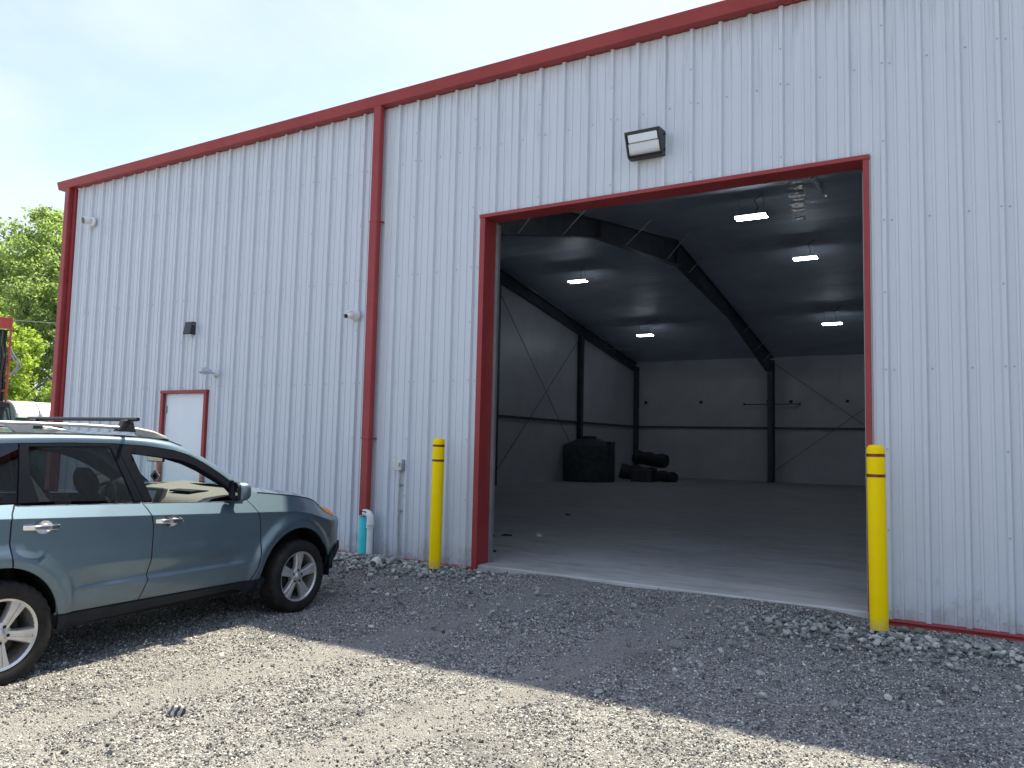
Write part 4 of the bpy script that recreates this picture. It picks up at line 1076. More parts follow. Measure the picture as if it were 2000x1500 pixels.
# door mirror, turned a little towards the driver
for side, p in ((1, fdoor[0]), (-1, fdoor[1])):
    mw = Matrix.Translation((1.775, -side*.918, 1.172)) @ Matrix.Rotation(-side*R(24), 4, 'Z')
    def mp3(x, y, z): return tuple(mw @ Vector((x, -side*y, z)))
    def ringp(x, hy, hz, sc_): 
        return [mp3(x, math.copysign(abs(math.cos(a))**.60, math.cos(a))*hy*sc_, math.copysign(abs(math.sin(a))**.60, math.sin(a))*hz*sc_) for a in np.linspace(0, 2*math.pi, 25)]
    q = MB(); q.sheet([ringp(u, .088, .080, k) for u, k in ((.012, 1.0), (.03, 1.0), (.055, .97), (.078, .90), (.098, .76), (.110, .56), (.116, .32), (.118, .02))]); q.build('mirror_housing', 'car_paint', p, smooth=50)
    q = MB(); q.sheet([ringp(u, .088, .080, k) for u, k in ((.0125, 1.004), (-.012, 1.0), (-.016, .95), (-.006, .90), (.004, .86), (.004, .02))]); q.build('mirror_surround', 'car_trim', p, smooth=40)
    q = MB(); q.sheet([ringp(u, .088, .080, k) for u, k in ((.001, .855), (.0, .4), (.0, .02))]); q.build('mirror_glass', 'mirror_dim', p, smooth=60)
    q = MB(); q.tube([(1.84, -side*.81, 1.118), (1.82, -side*.87, 1.112), (1.80, -side*.92, 1.118)], [.032, .026, .03], 10); q.build('mirror_arm', 'car_trim', p)
    q = MB(); q.prism([(1.80, 1.108), (1.955, 1.105), (1.815, 1.262)], 'y', -side*.790, -side*.832); q.build('mirror_sail', 'car_trim', p, smooth=None, bevel=.004)

# roof rails, crossbar
for side in (1, -1):
    q = MB(); pts = [(-.62, .59, 1.66), (-.5, .605, 1.685), (-.2, .612, 1.692), (.2, .616, 1.694), (.55, .616, 1.692), (.85, .612, 1.684), (1.05, .606, 1.670), (1.18, .600, 1.648), (1.30, .594, 1.612), (1.335, .590, 1.598)]
    rows = []
    for i, (x, w, z) in enumerate(pts):
        hw, hh = (.019, .014) if i < 6 else ((.021, .016), (.024, .018), (.022, .014), (.012, .006))[i-6]
        rows.append([(x, -side*(w+hw*math.cos(a)), z+hh*math.sin(a)) for a in np.linspace(0, 2*math.pi, 13)])
    q.sheet(rows); q.build('roof_rail', 'rail_silver', car, smooth=50)
    for xa, xb in ((.10, .24), (-.62, -.5)):
        q = MB(); q.prism([(xa-.05, 1.684), (xb, 1.684), (xb-.005, 1.622), (xa+.035, 1.618), (xa, 1.65)], 'y', -side*.590, -side*.630)
        q.build('rail_mount', 'rail_silver', car, smooth=None, bevel=.006)
    q = MB(); q.prism([(1.0, 1.674), (1.18, 1.652), (1.33, 1.60), (1.10, 1.606), (1.03, 1.63)], 'y', -side*.596, -side*.622)
    q.build('rail_mount', 'rail_silver', car, smooth=None, bevel=.006)
    q = MB(); q.prism([(.845, 1.655), (1.01, 1.650), (.985, 1.72), (.95, 1.748), (.905, 1.742), (.885, 1.70)], 'y', -side*.588, -side*.645); q.box(.90, .985, min(-side*.645, -side*.58), max(-side*.645, -side*.58), 1.71, 1.735)
    q.build('crossbar_foot', 'black_housing', car, smooth=None, bevel=.008)
q = MB(); q.tube([(.950, -.735, 1.748), (.950, -.74, 1.748), (.950, .735, 1.748)], .0155, 12); q.build('crossbar', 'black_housing', car)

# ---- interior seen through the windows
sh = MB()
sh.sheet([[(x, y, z) for y in (-.50, .50)] for x, z in ((-.9, .60), (-.35, .62), (-.3, .33), (1.0, .33), (2.0, .33), (2.2, .6))])
sh.sheet([[(x, y, .332) for y in (-.72, .72)] for x in (.42, 2.1)])
sh.build('cabin_floor', 'trim_grey', car, smooth=None)
for side in (1, -1):
    q = MB(); q.box(.45, 1.95, min(-side*.74, -side*.76), max(-side*.74, -side*.76), .40, 1.085); q.prism([(.78, -side*.765), (.98, -side*.765), (.98, -side*.70), (.78, -side*.70)], 'z', 1.09, 1.12); q.build('door_card', 'trim_beige', car, smooth=None)
    q = MB(); q.sheet([[(.79+(1.545-z)*.38+d, -side*(wglass(z)-.03), z) for d in (.0, .13)] for z in np.linspace(1.10, 1.56, 6)]); q.build('pillar_lining', 'trim_grey', car, smooth=None, fix=False)
q = MB(); rows = []
for x in np.linspace(-.9, 1.36, 20):
    w, z = rooft(min(x, 1.3)); rows.append([(x, (w-.02)*t, z-.026-.08*abs(t)**6) for t in np.linspace(-1, 1, 13)])
q.sheet(rows); q.build('headliner', 'headliner', car, smooth=60, fix=False)
# dashboard: hump section, lighter on top
q = MB(); ds = [(1.66, .70), (1.60, .80), (1.585, .92), (1.60, 1.01), (1.64, 1.07), (1.72, 1.105), (1.85, 1.120), (2.05, 1.135), (2.30, 1.168), (2.30, .7)]
rows = []
for t in np.linspace(-1, 1, 25):
    row = []
    for x, z in ds: row.append((x+.035*(abs(t)**3)*(1 if x < 2 else 0)*-1 if x < 2.2 else 2.06+.25*(1-t*t), (.735 if x < 1.9 else (.70 if x < 2.2 else .655))*t, z+.028*math.exp(-((t-.50)/.28)**2)*(1 if z > 1 else 0)))
    rows.append(row)
q.sheet(rows); q.build('dashboard', 'trim_beige', car, smooth=50)
q = MB(); q.tube([(1.60, .60, 1.105), (1.62, .37, 1.175), (1.60, .14, 1.105)], [.05, .075, .05], 12); q.build('instrument_hood', 'trim_grey', car)
q = MB(); q.prism([(1.575, .96), (1.63, .96), (1.70, 1.165), (1.645, 1.175)], 'y', -.155, .155); q.build('centre_console', 'trim_grey', car, smooth=None, bevel=.012)
q = MB(); q.add([(1.573+.004, -.105, 1.00), (1.573+.004, .105, 1.00), (1.622+.004, .105, 1.145), (1.622+.004, -.105, 1.145)], [(0, 3, 2, 1)]); o = q.build('nav_screen', 'nav_screen', car, smooth=None); o.location = (-.012, 0, 0)
q = MB(); q.prism([(1.80, 1.128), (1.98, 1.130), (2.02, 1.139), (1.90, 1.150), (1.80, 1.144)], 'y', -.02, -.30); q.build('dash_vent', 'car_trim', car, smooth=None, bevel=.006)
q = MB(); sw = Matrix.Translation((1.40, .37, 1.03)) @ Matrix.Rotation(R(-65), 4, 'Y')
q.tube([sw @ Vector((.185*math.cos(6.2832*k/28), .185*math.sin(6.2832*k/28), 0)) for k in range(29)], .015, 8, caps=False); q.lathe([(.07, -.03), (.06, .01), (1e-5, .015)], 16, sw); q.box(-.17, .17, -.015, .015, -.015, .005, sw); q.build('steering_wheel', 'car_trim', car)
def seat(x, y, name='seat'):
    s = sub(name, car, (x, y, 0))
    q = MB(); q.prism([(-.22, .42), (.32, .50), (.34, .60), (-.20, .56)], 'y', -.25, .25); q.build('cushion', 'seat_cloth', s, smooth=None, bevel=.05)
    rows = []
    for t in np.linspace(0, 1, 9):
        xc = -.22-.26*t; z = .56+.60*t; hw = .25-.05*t**3; th = .075-.02*t
        rows.append([(xc+th*math.cos(a), hw*math.copysign(abs(math.sin(a))**.6, math.sin(a)), z+.01*math.cos(a)) for a in np.linspace(0, 2*math.pi, 17)])
    q = MB(); q.sheet(rows); q.build('backrest', 'seat_cloth', s, smooth=60)
    q = MB()
    rows = []
    for t in np.linspace(0, 1, 9):
        e = math.sin(math.pi*(.08+.84*t))**.5; z = 1.145+.225*t
        rows.append([(-.46-.06*t+.055*e*math.cos(a), .135*e*math.copysign(abs(math.sin(a))**.7, math.sin(a)), z) for a in np.linspace(0, 2*math.pi, 17)])
    q.sheet(rows); q.build('headrest', 'seat_cloth', s, smooth=60)
    q = MB()
    for d in (-.06, .06): q.tube([(-.47, d, 1.10), (-.48, d, 1.17)], .007, 8)
    q.build('headrest_post', 'chrome', s)
seat(1.30, -.36); seat(1.30, .37)
seat(.42, -.40, 'rear_seat'); seat(.42, .40, 'rear_seat')
q = MB(); q.prism([(-.28, .42), (.30, .46), (.30, .56), (-.25, .58)], 'y', -.62, .62); q.prism([(-.22, .55), (-.44, 1.12), (-.36, 1.14), (-.12, .58)], 'y', -.60, .60); o = q.build('rear_bench', 'seat_cloth', car, smooth=None, bevel=.03); o.location = (.36, 0, 0)
q = MB(); q.box(1.655, 1.672, -.115, .115, 1.395, 1.465); q.tube([(1.68, 0, 1.45), (1.72, 0, 1.50), (1.735, 0, 1.535)], .015, 8); q.build('rear_view_mirror', 'car_trim', car, smooth=None, bevel=.008)
q = MB(); q.sheet([[(1.6535, y, z) for y in (-.105, .105)] for z in (1.402, 1.458)]); q.build('mirror_glass', 'mirror_dim', car, smooth=None)
for y in (-.33, .33):
    q = MB(); q.box(1.30, 1.47, y-.16, y+.16, 1.545, 1.56); q.build('sun_visor', 'headliner', car, smooth=None, bevel=.005)
# hanging diamond air freshener with a spade on it
bpy.context.view_layer.update()
af = thing('air_freshener', 'diamond card with a black spade hanging from the car mirror', 'air freshener', car.matrix_world @ Vector((1.66, -.01, 1.27)))
q = MB(); q.prism([(0, -.058), (.045, 0), (0, .058), (-.045, 0)], 'x', -.002, .002); q.tube([(0, 0, .055), (.01, 0, .13)], .0012, 5); q.build('card', 'card_white', af, smooth=None)
sp_ = [(0, .030), (.012, .012), (.022, -.004), (.019, -.016), (.008, -.016), (.004, -.012), (.010, -.030), (-.010, -.030), (-.004, -.012), (-.008, -.016), (-.019, -.016), (-.022, -.004), (-.012, .012)]
q = MB(); q.prism(sp_, 'x', -.0045, -.0025); q.prism(sp_, 'x', .0025, .0045); q.build('spade', 'black_housing', af, smooth=None)
af.rotation_euler = (0, 0, car.rotation_euler.z+R(25))

# ------------------------------------------------------------------ stones and gravel
def stone_mesh(name, seed, mat, sub_=1, flat=.7, cuts=5):
    r = random.Random(seed); bm = bmesh.new(); bmesh.ops.create_icosphere(bm, subdivisions=sub_, radius=1.0)
    sx, sy, sz = 1.0, r.uniform(.6, .95), flat*r.uniform(.75, 1.1)
    planes = [(Vector((r.gauss(0, 1), r.gauss(0, 1), r.gauss(0, 1))).normalized(), r.uniform(.50, .82)) for _ in range(cuts)]
    for v in bm.verts:
        p = v.co.copy()*(1+r.uniform(-.12, .12))
        for n, d in planes:
            e = p.dot(n)-d
            if e > 0: p -= n*e
        v.co = Vector((p.x*sx, p.y*sy, p.z*sz))
    me = bpy.data.meshes.new(name); bm.to_mesh(me); bm.free(); me.materials.append(M[mat]); return me
RM = [stone_mesh('rock', 100+k, 'rock', 2, .60, 10) for k in range(9)]
rocks = []
def rock(x, y, r, label, group, dz=.0, mesh=None, name='rock'):
    o = bpy.data.objects.new(name, mesh or rng.choice(RM)); COL.objects.link(o)
    o.scale = (r*rng.uniform(.85, 1.2), r*rng.uniform(.8, 1.1), r*rng.uniform(.7, 1.05)); o.rotation_euler = (rng.uniform(-.5, .5), rng.uniform(-.5, .5), rng.uniform(0, 6.28))
    o.location = (x, y, float(gz(x, y))+r*.16+dz); tag(o, label, 'stone', group); rocks.append(o); return o
def size_word(r, lo, hi): return 'large' if r > lo+(hi-lo)*.45 else ('medium-sized' if r > lo+(hi-lo)*.16 else 'small')
def scatter(n, fx, fy, rmin, rmax, label, group, pw=2.2, dz=0.0, avoid=()):
    c = 0; t = 0
    while c < n and t < n*40:
        t += 1; x, y = fx(), fy(); r = rmin+(rmax-rmin)*rng.random()**pw
        if y > -.02-r*1.1 or any(math.hypot(x-a, y-b) < d+r for a, b, d in avoid): continue
        rock(x, y, r, label(x, y, r, rmin, rmax), group, dz); c += 1
AV = [(6.722, -.105, .085), (6.842, -.125, .06), (8.075, -.40, .085), (12.757, -.50, .09), (7.36, -.62, .07)]
def by(refs, x):
    return min(refs, key=lambda q: abs(q[0]-x))[1]
def heap_label(what, refs, yfront):
    def f(x, y, r, lo, hi): return '%s %s, %s %s' % (size_word(r, lo, hi), what, 'close to the wall,' if y > yfront else 'outermost in the heap,', by(refs, x))
    return f
LEFT = heap_label('angular grey-green stone', [(5.9, 'behind the car bumper'), (6.45, 'left of the turquoise pipe'), (6.72, 'in front of the turquoise pipe'), (6.95, 'right of the white elbow pipe'), (7.23, 'under the conduit'), (7.7, 'between conduit and bollard')], -.32)
BOL = heap_label('angular grey stone', [(7.85, 'just left of the left bollard'), (8.075, 'at the left bollard foot'), (8.35, 'between left bollard and jamb')], -.42)
RIGHT = heap_label('grey-green stone', [(12.75, 'at the foot of the bollard on the right'), (13.05, 'just right of the right bollard'), (13.45, 'under the red base trim on the right'), (14.0, 'far right by the picture edge')], -.78)
def yard_label(tone):
    def f(x, y, r, lo, hi): return '%s loose pale stone on the %s gravel %s' % (size_word(r, lo, hi), tone, by([(8.6, 'near the car'), (9.7, 'left of the doorway middle'), (10.8, 'before the doorway middle'), (11.9, 'before the right half of the doorway'), (13.1, 'below the right bollard')], x))
    return f
scatter(110, lambda: rng.gauss(7.0, .62), lambda: -.09-abs(rng.gauss(0, .32)), .024, .066, LEFT, 'stones heaped at the drain pipe', avoid=AV)
scatter(26, lambda: rng.gauss(8.15, .26), lambda: -.42+rng.gauss(0, .16), .025, .06, BOL, 'stones round the left bollard', avoid=AV)
scatter(76, lambda: 12.85+abs(rng.gauss(0, .50)), lambda: -.78+rng.gauss(0, .15), .022, .058, RIGHT, 'stones heaped by the right bollard', avoid=AV)
scatter(50, lambda: rng.uniform(8.6, 13.6), lambda: rng.uniform(-3.0, -.8), .016, .045, yard_label('shaded'), 'loose stones on the shaded gravel', 2.6, avoid=AV)
scatter(28, lambda: rng.uniform(8.4, 11.6), lambda: rng.uniform(-5.6, -3.4), .014, .036, yard_label('sunlit'), 'loose stones on the sunlit gravel', 2.6)
for x, y, r, l in ((7.40, -.36, .115, 'largest blue-grey block in the heap left of the yellow bollard'), (8.02, -.52, .085, 'broad flat grey-green stone in front of the foot of the left bollard'),
                   (7.72, -.40, .075, 'grey stone standing upright just left of the bollard foot'), (12.93, -.28, .075, 'pale block against the red base trim right of the bollard'),
                   (13.05, -.25, .060, 'second pale block under the red base trim right of the bollard')):
    rock(x, y, r, l, None, .01)

o = rock(13.40, -.62, .10, 'long dark brown stone lying in the heap by the right bollard', None, .0); o.scale = (.17, .055, .040); o.rotation_euler = (.1, .05, -.75); o.data = RM[3].copy(); o.data.materials.clear(); o.data.materials.append(M['rusty_steel'])
sr = stone_mesh('striped_rock', 5, 'striped_rock', 2, .8, 7)
rock(9.42, -4.74, .052, 'dark rock with white stripes lying alone on the sunlit gravel', None, .01, sr, 'striped_rock')
q = MB(); q.lathe([(.046, -.10), (.050, -.10), (.050, .10), (.042, .10), (.042, -.08)], 20, Matrix.Rotation(R(90), 4, 'X') @ Matrix.Rotation(0, 4, 'X'), caps=False)
o = q.build('pipe_offcut', 'white_pvc'); o.location = (7.36, -.62, float(gz(7.36, -.62))+.05); o.rotation_euler = (R(4), 0, R(28)); tag(o, 'short white plastic pipe end poking out of the grey stones', 'pipe')
q = MB(); q.box(-.10, .10, -.02, .02, 0, .012)
o = q.build('wood_splinter', 'trim_beige', smooth=None, bevel=.004); o.location = (7.52, -.85, float(gz(7.52, -.85))+.02); o.rotation_euler = (.1, .1, 1.1); tag(o, 'pale splinter of wood among the stones left of the bollard', 'wood')

def hidden_collection(name, meshes):
    c = bpy.data.collections.new(name)
    for me in meshes: c.objects.link(bpy.data.objects.new(me.name, me))
    return c
def cloud(name, label, pts, scl, coll):
    """one countless mass: a stone on every point, by geometry nodes"""
    n = len(pts); me = bpy.data.meshes.new(name); me.vertices.add(n); me.vertices.foreach_set('co', np.asarray(pts, np.float32).ravel())
    a = me.attributes.new('stone_scale', 'FLOAT_VECTOR', 'POINT'); a.data.foreach_set('vector', np.asarray(scl, np.float32).ravel())
    rot = np.stack([nrg.normal(0, .35, n), nrg.normal(0, .35, n), nrg.random(n)*6.283], -1).astype(np.float32)
    a = me.attributes.new('stone_turn', 'FLOAT_VECTOR', 'POINT'); a.data.foreach_set('vector', rot.ravel())
    o = put(name, me, kind='stuff'); o['label'] = label
    ng = bpy.data.node_groups.new(name, 'GeometryNodeTree')
    ng.interface.new_socket('Geometry', in_out='INPUT', socket_type='NodeSocketGeometry'); ng.interface.new_socket('Geometry', in_out='OUTPUT', socket_type='NodeSocketGeometry')
    N = ng.nodes.new; gi, go = N('NodeGroupInput'), N('NodeGroupOutput'); ip = N('GeometryNodeInstanceOnPoints'); ci = N('GeometryNodeCollectionInfo')
    ci.inputs['Collection'].default_value = coll; ci.inputs['Separate Children'].default_value = True; ci.inputs['Reset Children'].default_value = True
    sa = N('GeometryNodeInputNamedAttribute'); sa.data_type = 'FLOAT_VECTOR'; sa.inputs['Name'].default_value = 'stone_scale'
    ra = N('GeometryNodeInputNamedAttribute'); ra.data_type = 'FLOAT_VECTOR'; ra.inputs['Name'].default_value = 'stone_turn'
    ip.inputs['Pick Instance'].default_value = True
    K = ng.links.new; K(gi.outputs[0], ip.inputs['Points']); K(ci.outputs[0], ip.inputs['Instance']); K(sa.outputs['Attribute'], ip.inputs['Scale']); K(ra.outputs['Attribute'], ip.inputs['Rotation']); K(ip.outputs[0], go.inputs[0])
    md = o.modifiers.new('stones', 'NODES'); md.node_group = ng; return o
PEB = hidden_collection('pebble_kinds', [stone_mesh('pebble', 200+k, 'pebble', 1, .8, 4) for k in range(6)])
CRU = hidden_collection('crushed_kinds', [stone_mesh('crushed_stone', 300+k, 'crushed_stone', 1, .62, 9) for k in range(8)])
def gen(n, x0, x1, y0, y1, rmin, rmax, pw, keep, sink=.25):
    x = nrg.uniform(x0, x1, n); y = nrg.uniform(y0, y1, n); k = nrg.random(n) < keep(x, y); x, y = x[k], y[k]; m = len(x)
    r = rmin+(rmax-rmin)*nrg.random(m)**pw; s = r[:, None]*nrg.uniform(.75, 1.25, (m, 3))
    ok = y < -.015-r*.8; x, y, r, s = x[ok], y[ok], r[ok], s[ok]
    return np.stack([x, y, gz(x, y)+r*sink+nrg.normal(0, .002, len(x))], -1), s
clump = lambda x, y: .5+.5*np.sin(x*2.1+1.3*np.sin(y*1.7))*np.sin(y*2.6+1.1*np.sin(x*1.9))
dist = lambda x, y: np.hypot(x-CAM.x, y-CAM.y)
def track_band(x, y):
    cx = x-.16*y; d = np.minimum(abs(cx-9.75), abs(cx-11.35)); return 1-smooth(.12, .34, d+.05*np.sin(y*5+x*3))
k1 = lambda x, y: np.clip(1.2-dist(x, y)/14, .15, 1)*(.45+.55*clump(x, y))*(1-.75*track_band(x, y))
p1, s1 = gen(420000, 4.5, 15.5, -6.8, -.02, .0038, .0100, 1.4, k1)
p2, s2 = gen(17000, 4.5, 15.5, -6.8, -.02, .0085, .020, 2.8, lambda x, y: (.15+.85*clump(x+3, y)**2)*(1-.6*track_band(x, y)))
cloud('gravel', 'fine grey gravel covering the yard', np.concatenate([p1, p2]), np.concatenate([s1, s2]), PEB)
pile = lambda x, y: np.clip(1.2*np.exp(-((x-7.0)/1.1)**2-((y+.40)/.34)**2)+np.exp(-((x-8.2)/.35)**2-((y+.45)/.25)**2)+1.2*np.exp(-((x-13.3)/.62)**2-((y+.76)/.20)**2)+.6*np.exp(-((x-12.3)/.5)**2-((y+.75)/.3)**2)+.035*np.exp(-((y+1.2)/.9)**2), 0, 1)
p3, s3 = gen(30000, 4.5, 15.0, -2.6, -.02, .010, .046, 2.3, pile, .6)
p3[:, 2] += nrg.random(len(p3))*.012
cloud('crushed_stones', 'crushed grey-green stone heaped along the wall base', p3, s3, CRU)

# ------------------------------------------------------------------ trees
def tree(x, y, h, crown_r, crown_z0, seed, leaf, label, nclump=150, per=120, size=.16, name='leafy_tree', trunk_r=.2, group='trees behind the yard'):
    r = np.random.default_rng(seed); g0 = -.25
    t = thing(name, label, 'tree', (x, y, g0), 0, group)
    tk = MB(); n = 9; lean = r.normal(0, .02, 2)
    pts = [(lean[0]*h*k/n+.12*math.sin(k*1.3+seed), lean[1]*h*k/n+.12*math.cos(k*1.1+seed), h*.86*k/n) for k in range(n+1)]
    tk.tube(pts, [trunk_r*(1-.92*k/n)+.02 for k in range(n+1)], 9)
    limbs = []
    for k in range(15):
        f = .25+.70*k/15; i = int(f*n); a = np.array(pts[i]); ang = k*2.4+r.random(); ln = crown_r*(.95-.6*f)*r.uniform(.8, 1.2)+.4
        b = a+np.array([math.cos(ang)*ln*.55, math.sin(ang)*ln*.55, ln*.40]); c = a+np.array([math.cos(ang)*ln, math.sin(ang)*ln, ln*.85])
        tk.tube([tuple(a), tuple(b), tuple(c)], [trunk_r*.42*(1-f*.6), trunk_r*.25*(1-f*.6), .015], 6); limbs += [b, c]
    tk.build('trunk', 'bark', t)
    # leaf clumps spread through an uneven volume
    cen = []
    lob = [(r.uniform(-.45, .45)*crown_r, r.uniform(-.45, .45)*crown_r, r.uniform(.1, .95)) for _ in range(9)]
    while len(cen) < nclump:
        lx, ly, lz = lob[r.integers(len(lob))]
        zf = np.clip(lz+r.normal(0, .14), 0.02, 1.0); prof_ = math.sin(math.pi*min(1, (zf*.86+.12)))**.6
        a = r.random()*6.283; q = crown_r*prof_*(.35+.65*math.sqrt(r.random()))*(.78+.22*math.sin(a*3+seed))
        cen.append((lx*.55+q*math.cos(a)*.85, ly*.55+q*math.sin(a)*.85, crown_z0+(h-crown_z0)*zf))
    cen = np.array(cen); N = nclump*per
    c = np.repeat(cen, per, 0); cr = np.repeat(r.uniform(.35, .75, nclump)*(crown_r/3.2)**.5, per)
    d = r.normal(0, 1, (N, 3)); d /= np.linalg.norm(d, axis=1)[:, None]; d *= (r.random(N)**.45*cr)[:, None]; d[:, 2] *= .72
    c = c+d; nrm = r.normal(0, 1, (N, 3))+np.array([0, 0, .9]); nrm /= np.linalg.norm(nrm, axis=1)[:, None]
    u = np.cross(nrm, r.normal(0, 1, (N, 3))); u /= np.linalg.norm(u, axis=1)[:, None]; w = np.cross(nrm, u)
    s = size*r.uniform(.6, 1.25, N)[:, None]
    V = np.stack([c-u*s*.62, c+w*s*.34-nrm*s*.06, c+u*s*.62, c-w*s*.34-nrm*s*.06], 1).reshape(-1, 3)
    me = bpy.data.meshes.new('crown'); me.vertices.add(4*N); me.vertices.foreach_set('co', V.astype(np.float32).ravel())
    me.loops.add(4*N); me.loops.foreach_set('vertex_index', np.arange(4*N, dtype=np.int32)); me.polygons.add(N)
    me.polygons.foreach_set('loop_start', np.arange(0, 4*N, 4, dtype=np.int32)); me.polygons.foreach_set('loop_total', np.full(N, 4, dtype=np.int32)); me.update(calc_edges=True)
    me.materials.append(M[leaf]); put('crown', me, t); return t
tree(-28.2, 13.6, 13.0, 4.3, 3.0, 3, 'leaf_mid', 'tall green tree reaching highest beside the far wall corner', 240, 130)
tree(-34.5, 12.0, 13.9, 4.6, 3.0, 8, 'leaf_mid', 'tall green tree at the very edge behind the red crane', 220, 120)
tree(-25.8, 13.9, 8.2, 2.6, 1.2, 14, 'leaf_mid', 'rounded dark green tree low beside the far red downspout', 130, 130)
tree(-23.5, 10.0, 6.9, 2.1, 2.4, 21, 'leaf_light', 'yellow-green tree just behind the red crane boom', 80, 120, .17, trunk_r=.12)
tree(-20.3, 11.3, 4.3, 1.35, .5, 27, 'leaf_light', 'low bright yellow-green bush above the white toilet roofs', 60, 120, .15, 'bush', .07)
tree(-44.0, 20.0, 13.0, 5.0, 2.0, 33, 'leaf_mid', 'wide green tree standing farthest back behind the others', 200, 110, .2)

# unseen trees behind and right of the camera, placed to darken right-facing wall ribs
def sky_screen_woods():
    r = np.random.default_rng(77); N = 60000
    a = r.uniform(-1.0, .12, N); rad = r.uniform(24, 33, N); c = np.stack([12+rad*np.cos(a), -8+rad*np.sin(a), r.random(N)**.8*(10+2*np.sin(a*9)+1.5*np.sin(a*23))-.2], -1)
    nrm = r.normal(0, 1, (N, 3)); nrm /= np.linalg.norm(nrm, axis=1)[:, None]; u = np.cross(nrm, r.normal(0, 1, (N, 3))); u /= np.linalg.norm(u, axis=1)[:, None]; w = np.cross(nrm, u); s = .38*r.uniform(.6, 1.3, N)[:, None]
    V = np.stack([c-u*s, c+w*s*.6, c+u*s, c-w*s*.6], 1).reshape(-1, 3)
    me = bpy.data.meshes.new('sky_screen_woods'); me.vertices.add(4*N); me.vertices.foreach_set('co', V.astype(np.float32).ravel())
    me.loops.add(4*N); me.loops.foreach_set('vertex_index', np.arange(4*N, dtype=np.int32)); me.polygons.add(N)
    me.polygons.foreach_set('loop_start', np.arange(0, 4*N, 4, dtype=np.int32)); me.polygons.foreach_set('loop_total', np.full(N, 4, dtype=np.int32)); me.update(calc_edges=True)
    me.materials.append(M['leaf_mid']); o = put('sky_screen_woods', me, kind='stuff'); o['label'] = 'unseen green trees added to block sky light from the right'
sky_screen_woods()

# ------------------------------------------------------------------ crane, toilets and wire beyond the car
cr_ = thing('loader_crane', 'red hydraulic crane boom with black hoses at the edge behind the car', 'crane', (-5.945, 1.46, -.25), R(64.5))
def px_(m_, x0, x1, y0, y1, z0, z1): m_.box(x0, x1, y0, y1, z0, z1)
for xa in (-.115, .155):
    q = MB(); q.prism([(-.16, 2.75), (.16, 2.62), (.19, 4.28), (-.13, 4.36)], 'x', xa, xa+.045); q.prism([(-.16, 2.75), (-.05, 2.25), (.12, 2.25), (.16, 2.62)], 'x', xa+.002, xa+.043); q.build('boom_plate', 'crane_red', cr_, smooth=None, bevel=.006)
q = MB(); q.box(-.115+.045, .155, -.13, .19, 4.10, 4.34); q.build('boom_head', 'crane_red', cr_, smooth=None, bevel=.008)
q = MB()
for z in (3.62, 2.98, 2.62): q.tube([(-.07, -.12, z), (.155, -.12, z)], .028, 10)
q.build('cross_tube', 'crane_red', cr_)
q = MB(); q.tube([(.05, .05, 2.4), (.05, .05, 3.4)], .06, 14); q.tube([(.05, .05, 3.4), (.05, .04, 4.05)], .03, 12); q.build('ram', 'crane_black', cr_)
for k, (x, b) in enumerate(((-.04, -.10), (.0, -.14), (.05, -.16), (.10, -.12))):
    q = MB(); q.tube([(x, -.05, 4.05), (x-.02, b, 3.75), (x+.02, b-.06, 3.35), (x-.01, b-.05, 3.0), (x+.01, b, 2.7), (x, -.02, 2.2)], .022, 8); q.build('hose', 'hose_rubber', cr_)
for k, dx in enumerate((0, -.06)):
    q = MB(); q.tube([(.20, -.10, 3.62), (.26+dx, -.12, 3.48), (.40+dx, -.14, 3.28), (.42+dx, -.14, 3.20), (.34+dx, -.14, 3.08), (.20, -.1, 2.98)], .018, 8); q.build('hose', 'hose_steel', cr_)
q = MB(); q.sphere((.09, -.10, 3.30), .07, 12, 8); q.build('accumulator', 'crane_red', cr_)
q = MB(); q.tube([(.03, .0, .9), (.03, .0, 2.36)], .13, 18); q.tube([(.03, .0, 2.16), (.03, 0, 2.30)], .17, 18); q.box(-.20, .26, -.2, .2, 2.24, 2.34); q.tube([(.2, -.1, 2.2), (.26, -.16, 1.9), (.18, -.12, 1.5)], .02, 8); q.tube([(.26, -.1, 2.25), (.30, -.16, 1.95), (.22, -.12, 1.5)], .02, 8); q.build('pedestal', 'crane_black', cr_)
q = MB(); q.box(-.5, .6, -.4, .4, .0, .9); q.build('base', 'crane_black', cr_, smooth=None, bevel=.03)
q = MB(); q.prism([(-.13, 4.2), (.19, 4.1), (.9, 5.1), (.75, 5.25)], 'y', -.1, .1)
dirn = Vector((.06, .998, 0))
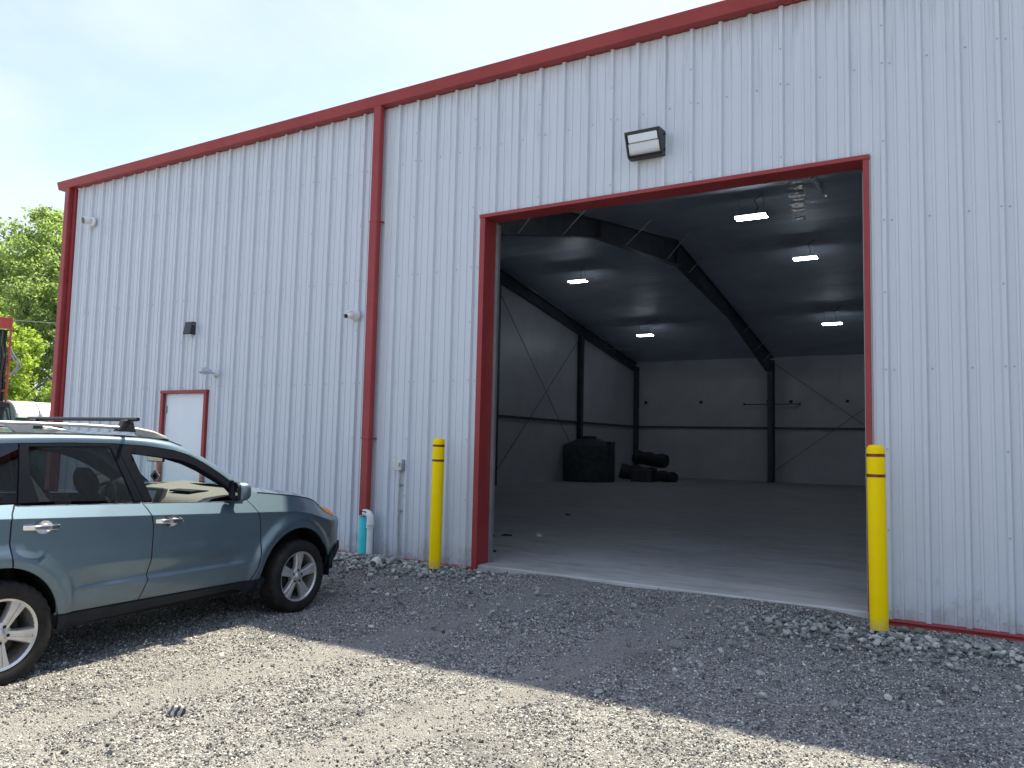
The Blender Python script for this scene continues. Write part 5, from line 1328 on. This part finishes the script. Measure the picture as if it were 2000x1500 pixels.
for k in range(4):
    tl_ = thing('portable_toilet', ('first green portable toilet with white arched roof, just behind the crane', 'second green portable toilet with white arched roof behind the car', 'third white-roofed portable toilet in the row behind the car', 'white-roofed portable toilet nearest the far wall corner')[k], 'toilet', Vector((-6.42, 2.45, -.25))+dirn*(k*1.12), math.atan2(dirn.y, dirn.x), 'white-roofed portable toilets in a row')
    q = MB(); q.box(-.54, .54, -.56, .56, .0, 2.02); q.build('body', 'toilet_green', tl_, smooth=None, bevel=.02)
    q = MB(); q.box(-.30, .30, -.575, -.561, .15, 1.9); q.build('door', 'toilet_green', tl_, smooth=None, bevel=.01)
    def arc_(r_): return [(-.60*math.cos(math.pi*j/14)*r_/.6, 2.02+.40*math.sin(math.pi*j/14)*r_/.6) for j in range(15)]
    q = MB(); q.sheet([[(x, a, b) for a, b in arc_(.60)] for x in np.linspace(-.52, .52, 3)]); q.build('roof', 'toilet_roof', tl_, smooth=60)
    q = MB(); q.prism([(a, b) for a, b in arc_(.58)], 'x', -.50, .50); q.build('gable', 'toilet_green', tl_, smooth=None)
    q = MB()
    for xa in (-.555, -.02, .515):
        o1, o2 = arc_(.63), arc_(.565)
        q.add([(xa, a, b) for a, b in o1]+[(xa, a, b) for a, b in o2]+[(xa+.04, a, b) for a, b in o1]+[(xa+.04, a, b) for a, b in o2], [f for j in range(14) for f in ((j, j+1, 16+j, 15+j), (30+j, 45+j, 46+j, 31+j), (j, 30+j, 31+j, j+1), (15+j, 16+j, 46+j, 45+j))])
    q.build('roof_rim', 'rim_grey', tl_, smooth=None)
pole = thing('utility_pole', 'wooden pole carrying the thin overhead wire', 'pole', (-32, 2.4, -.25))
q = MB(); q.tube([(0, 0, 0), (0, 0, 7.6)], .13, 10, r_end=.09); q.build('post', 'bark', pole); q = MB(); q.box(-.7, .7, -.05, .05, 7.1, 7.2); q.build('crossarm', 'bark', pole, smooth=None)
q = MB(); A, B = Vector((-32, 2.4, 6.9)), Vector((2.0, 24.0, 5.6))
q.tube([tuple(A.lerp(B, k/20)-Vector((0, 0, 1.2*math.sin(math.pi*k/20)*.35))) for k in range(21)], .012, 5); o = q.build('overhead_wire', 'wire'); tag(o, 'thin overhead wire crossing in front of the green trees', 'wire')
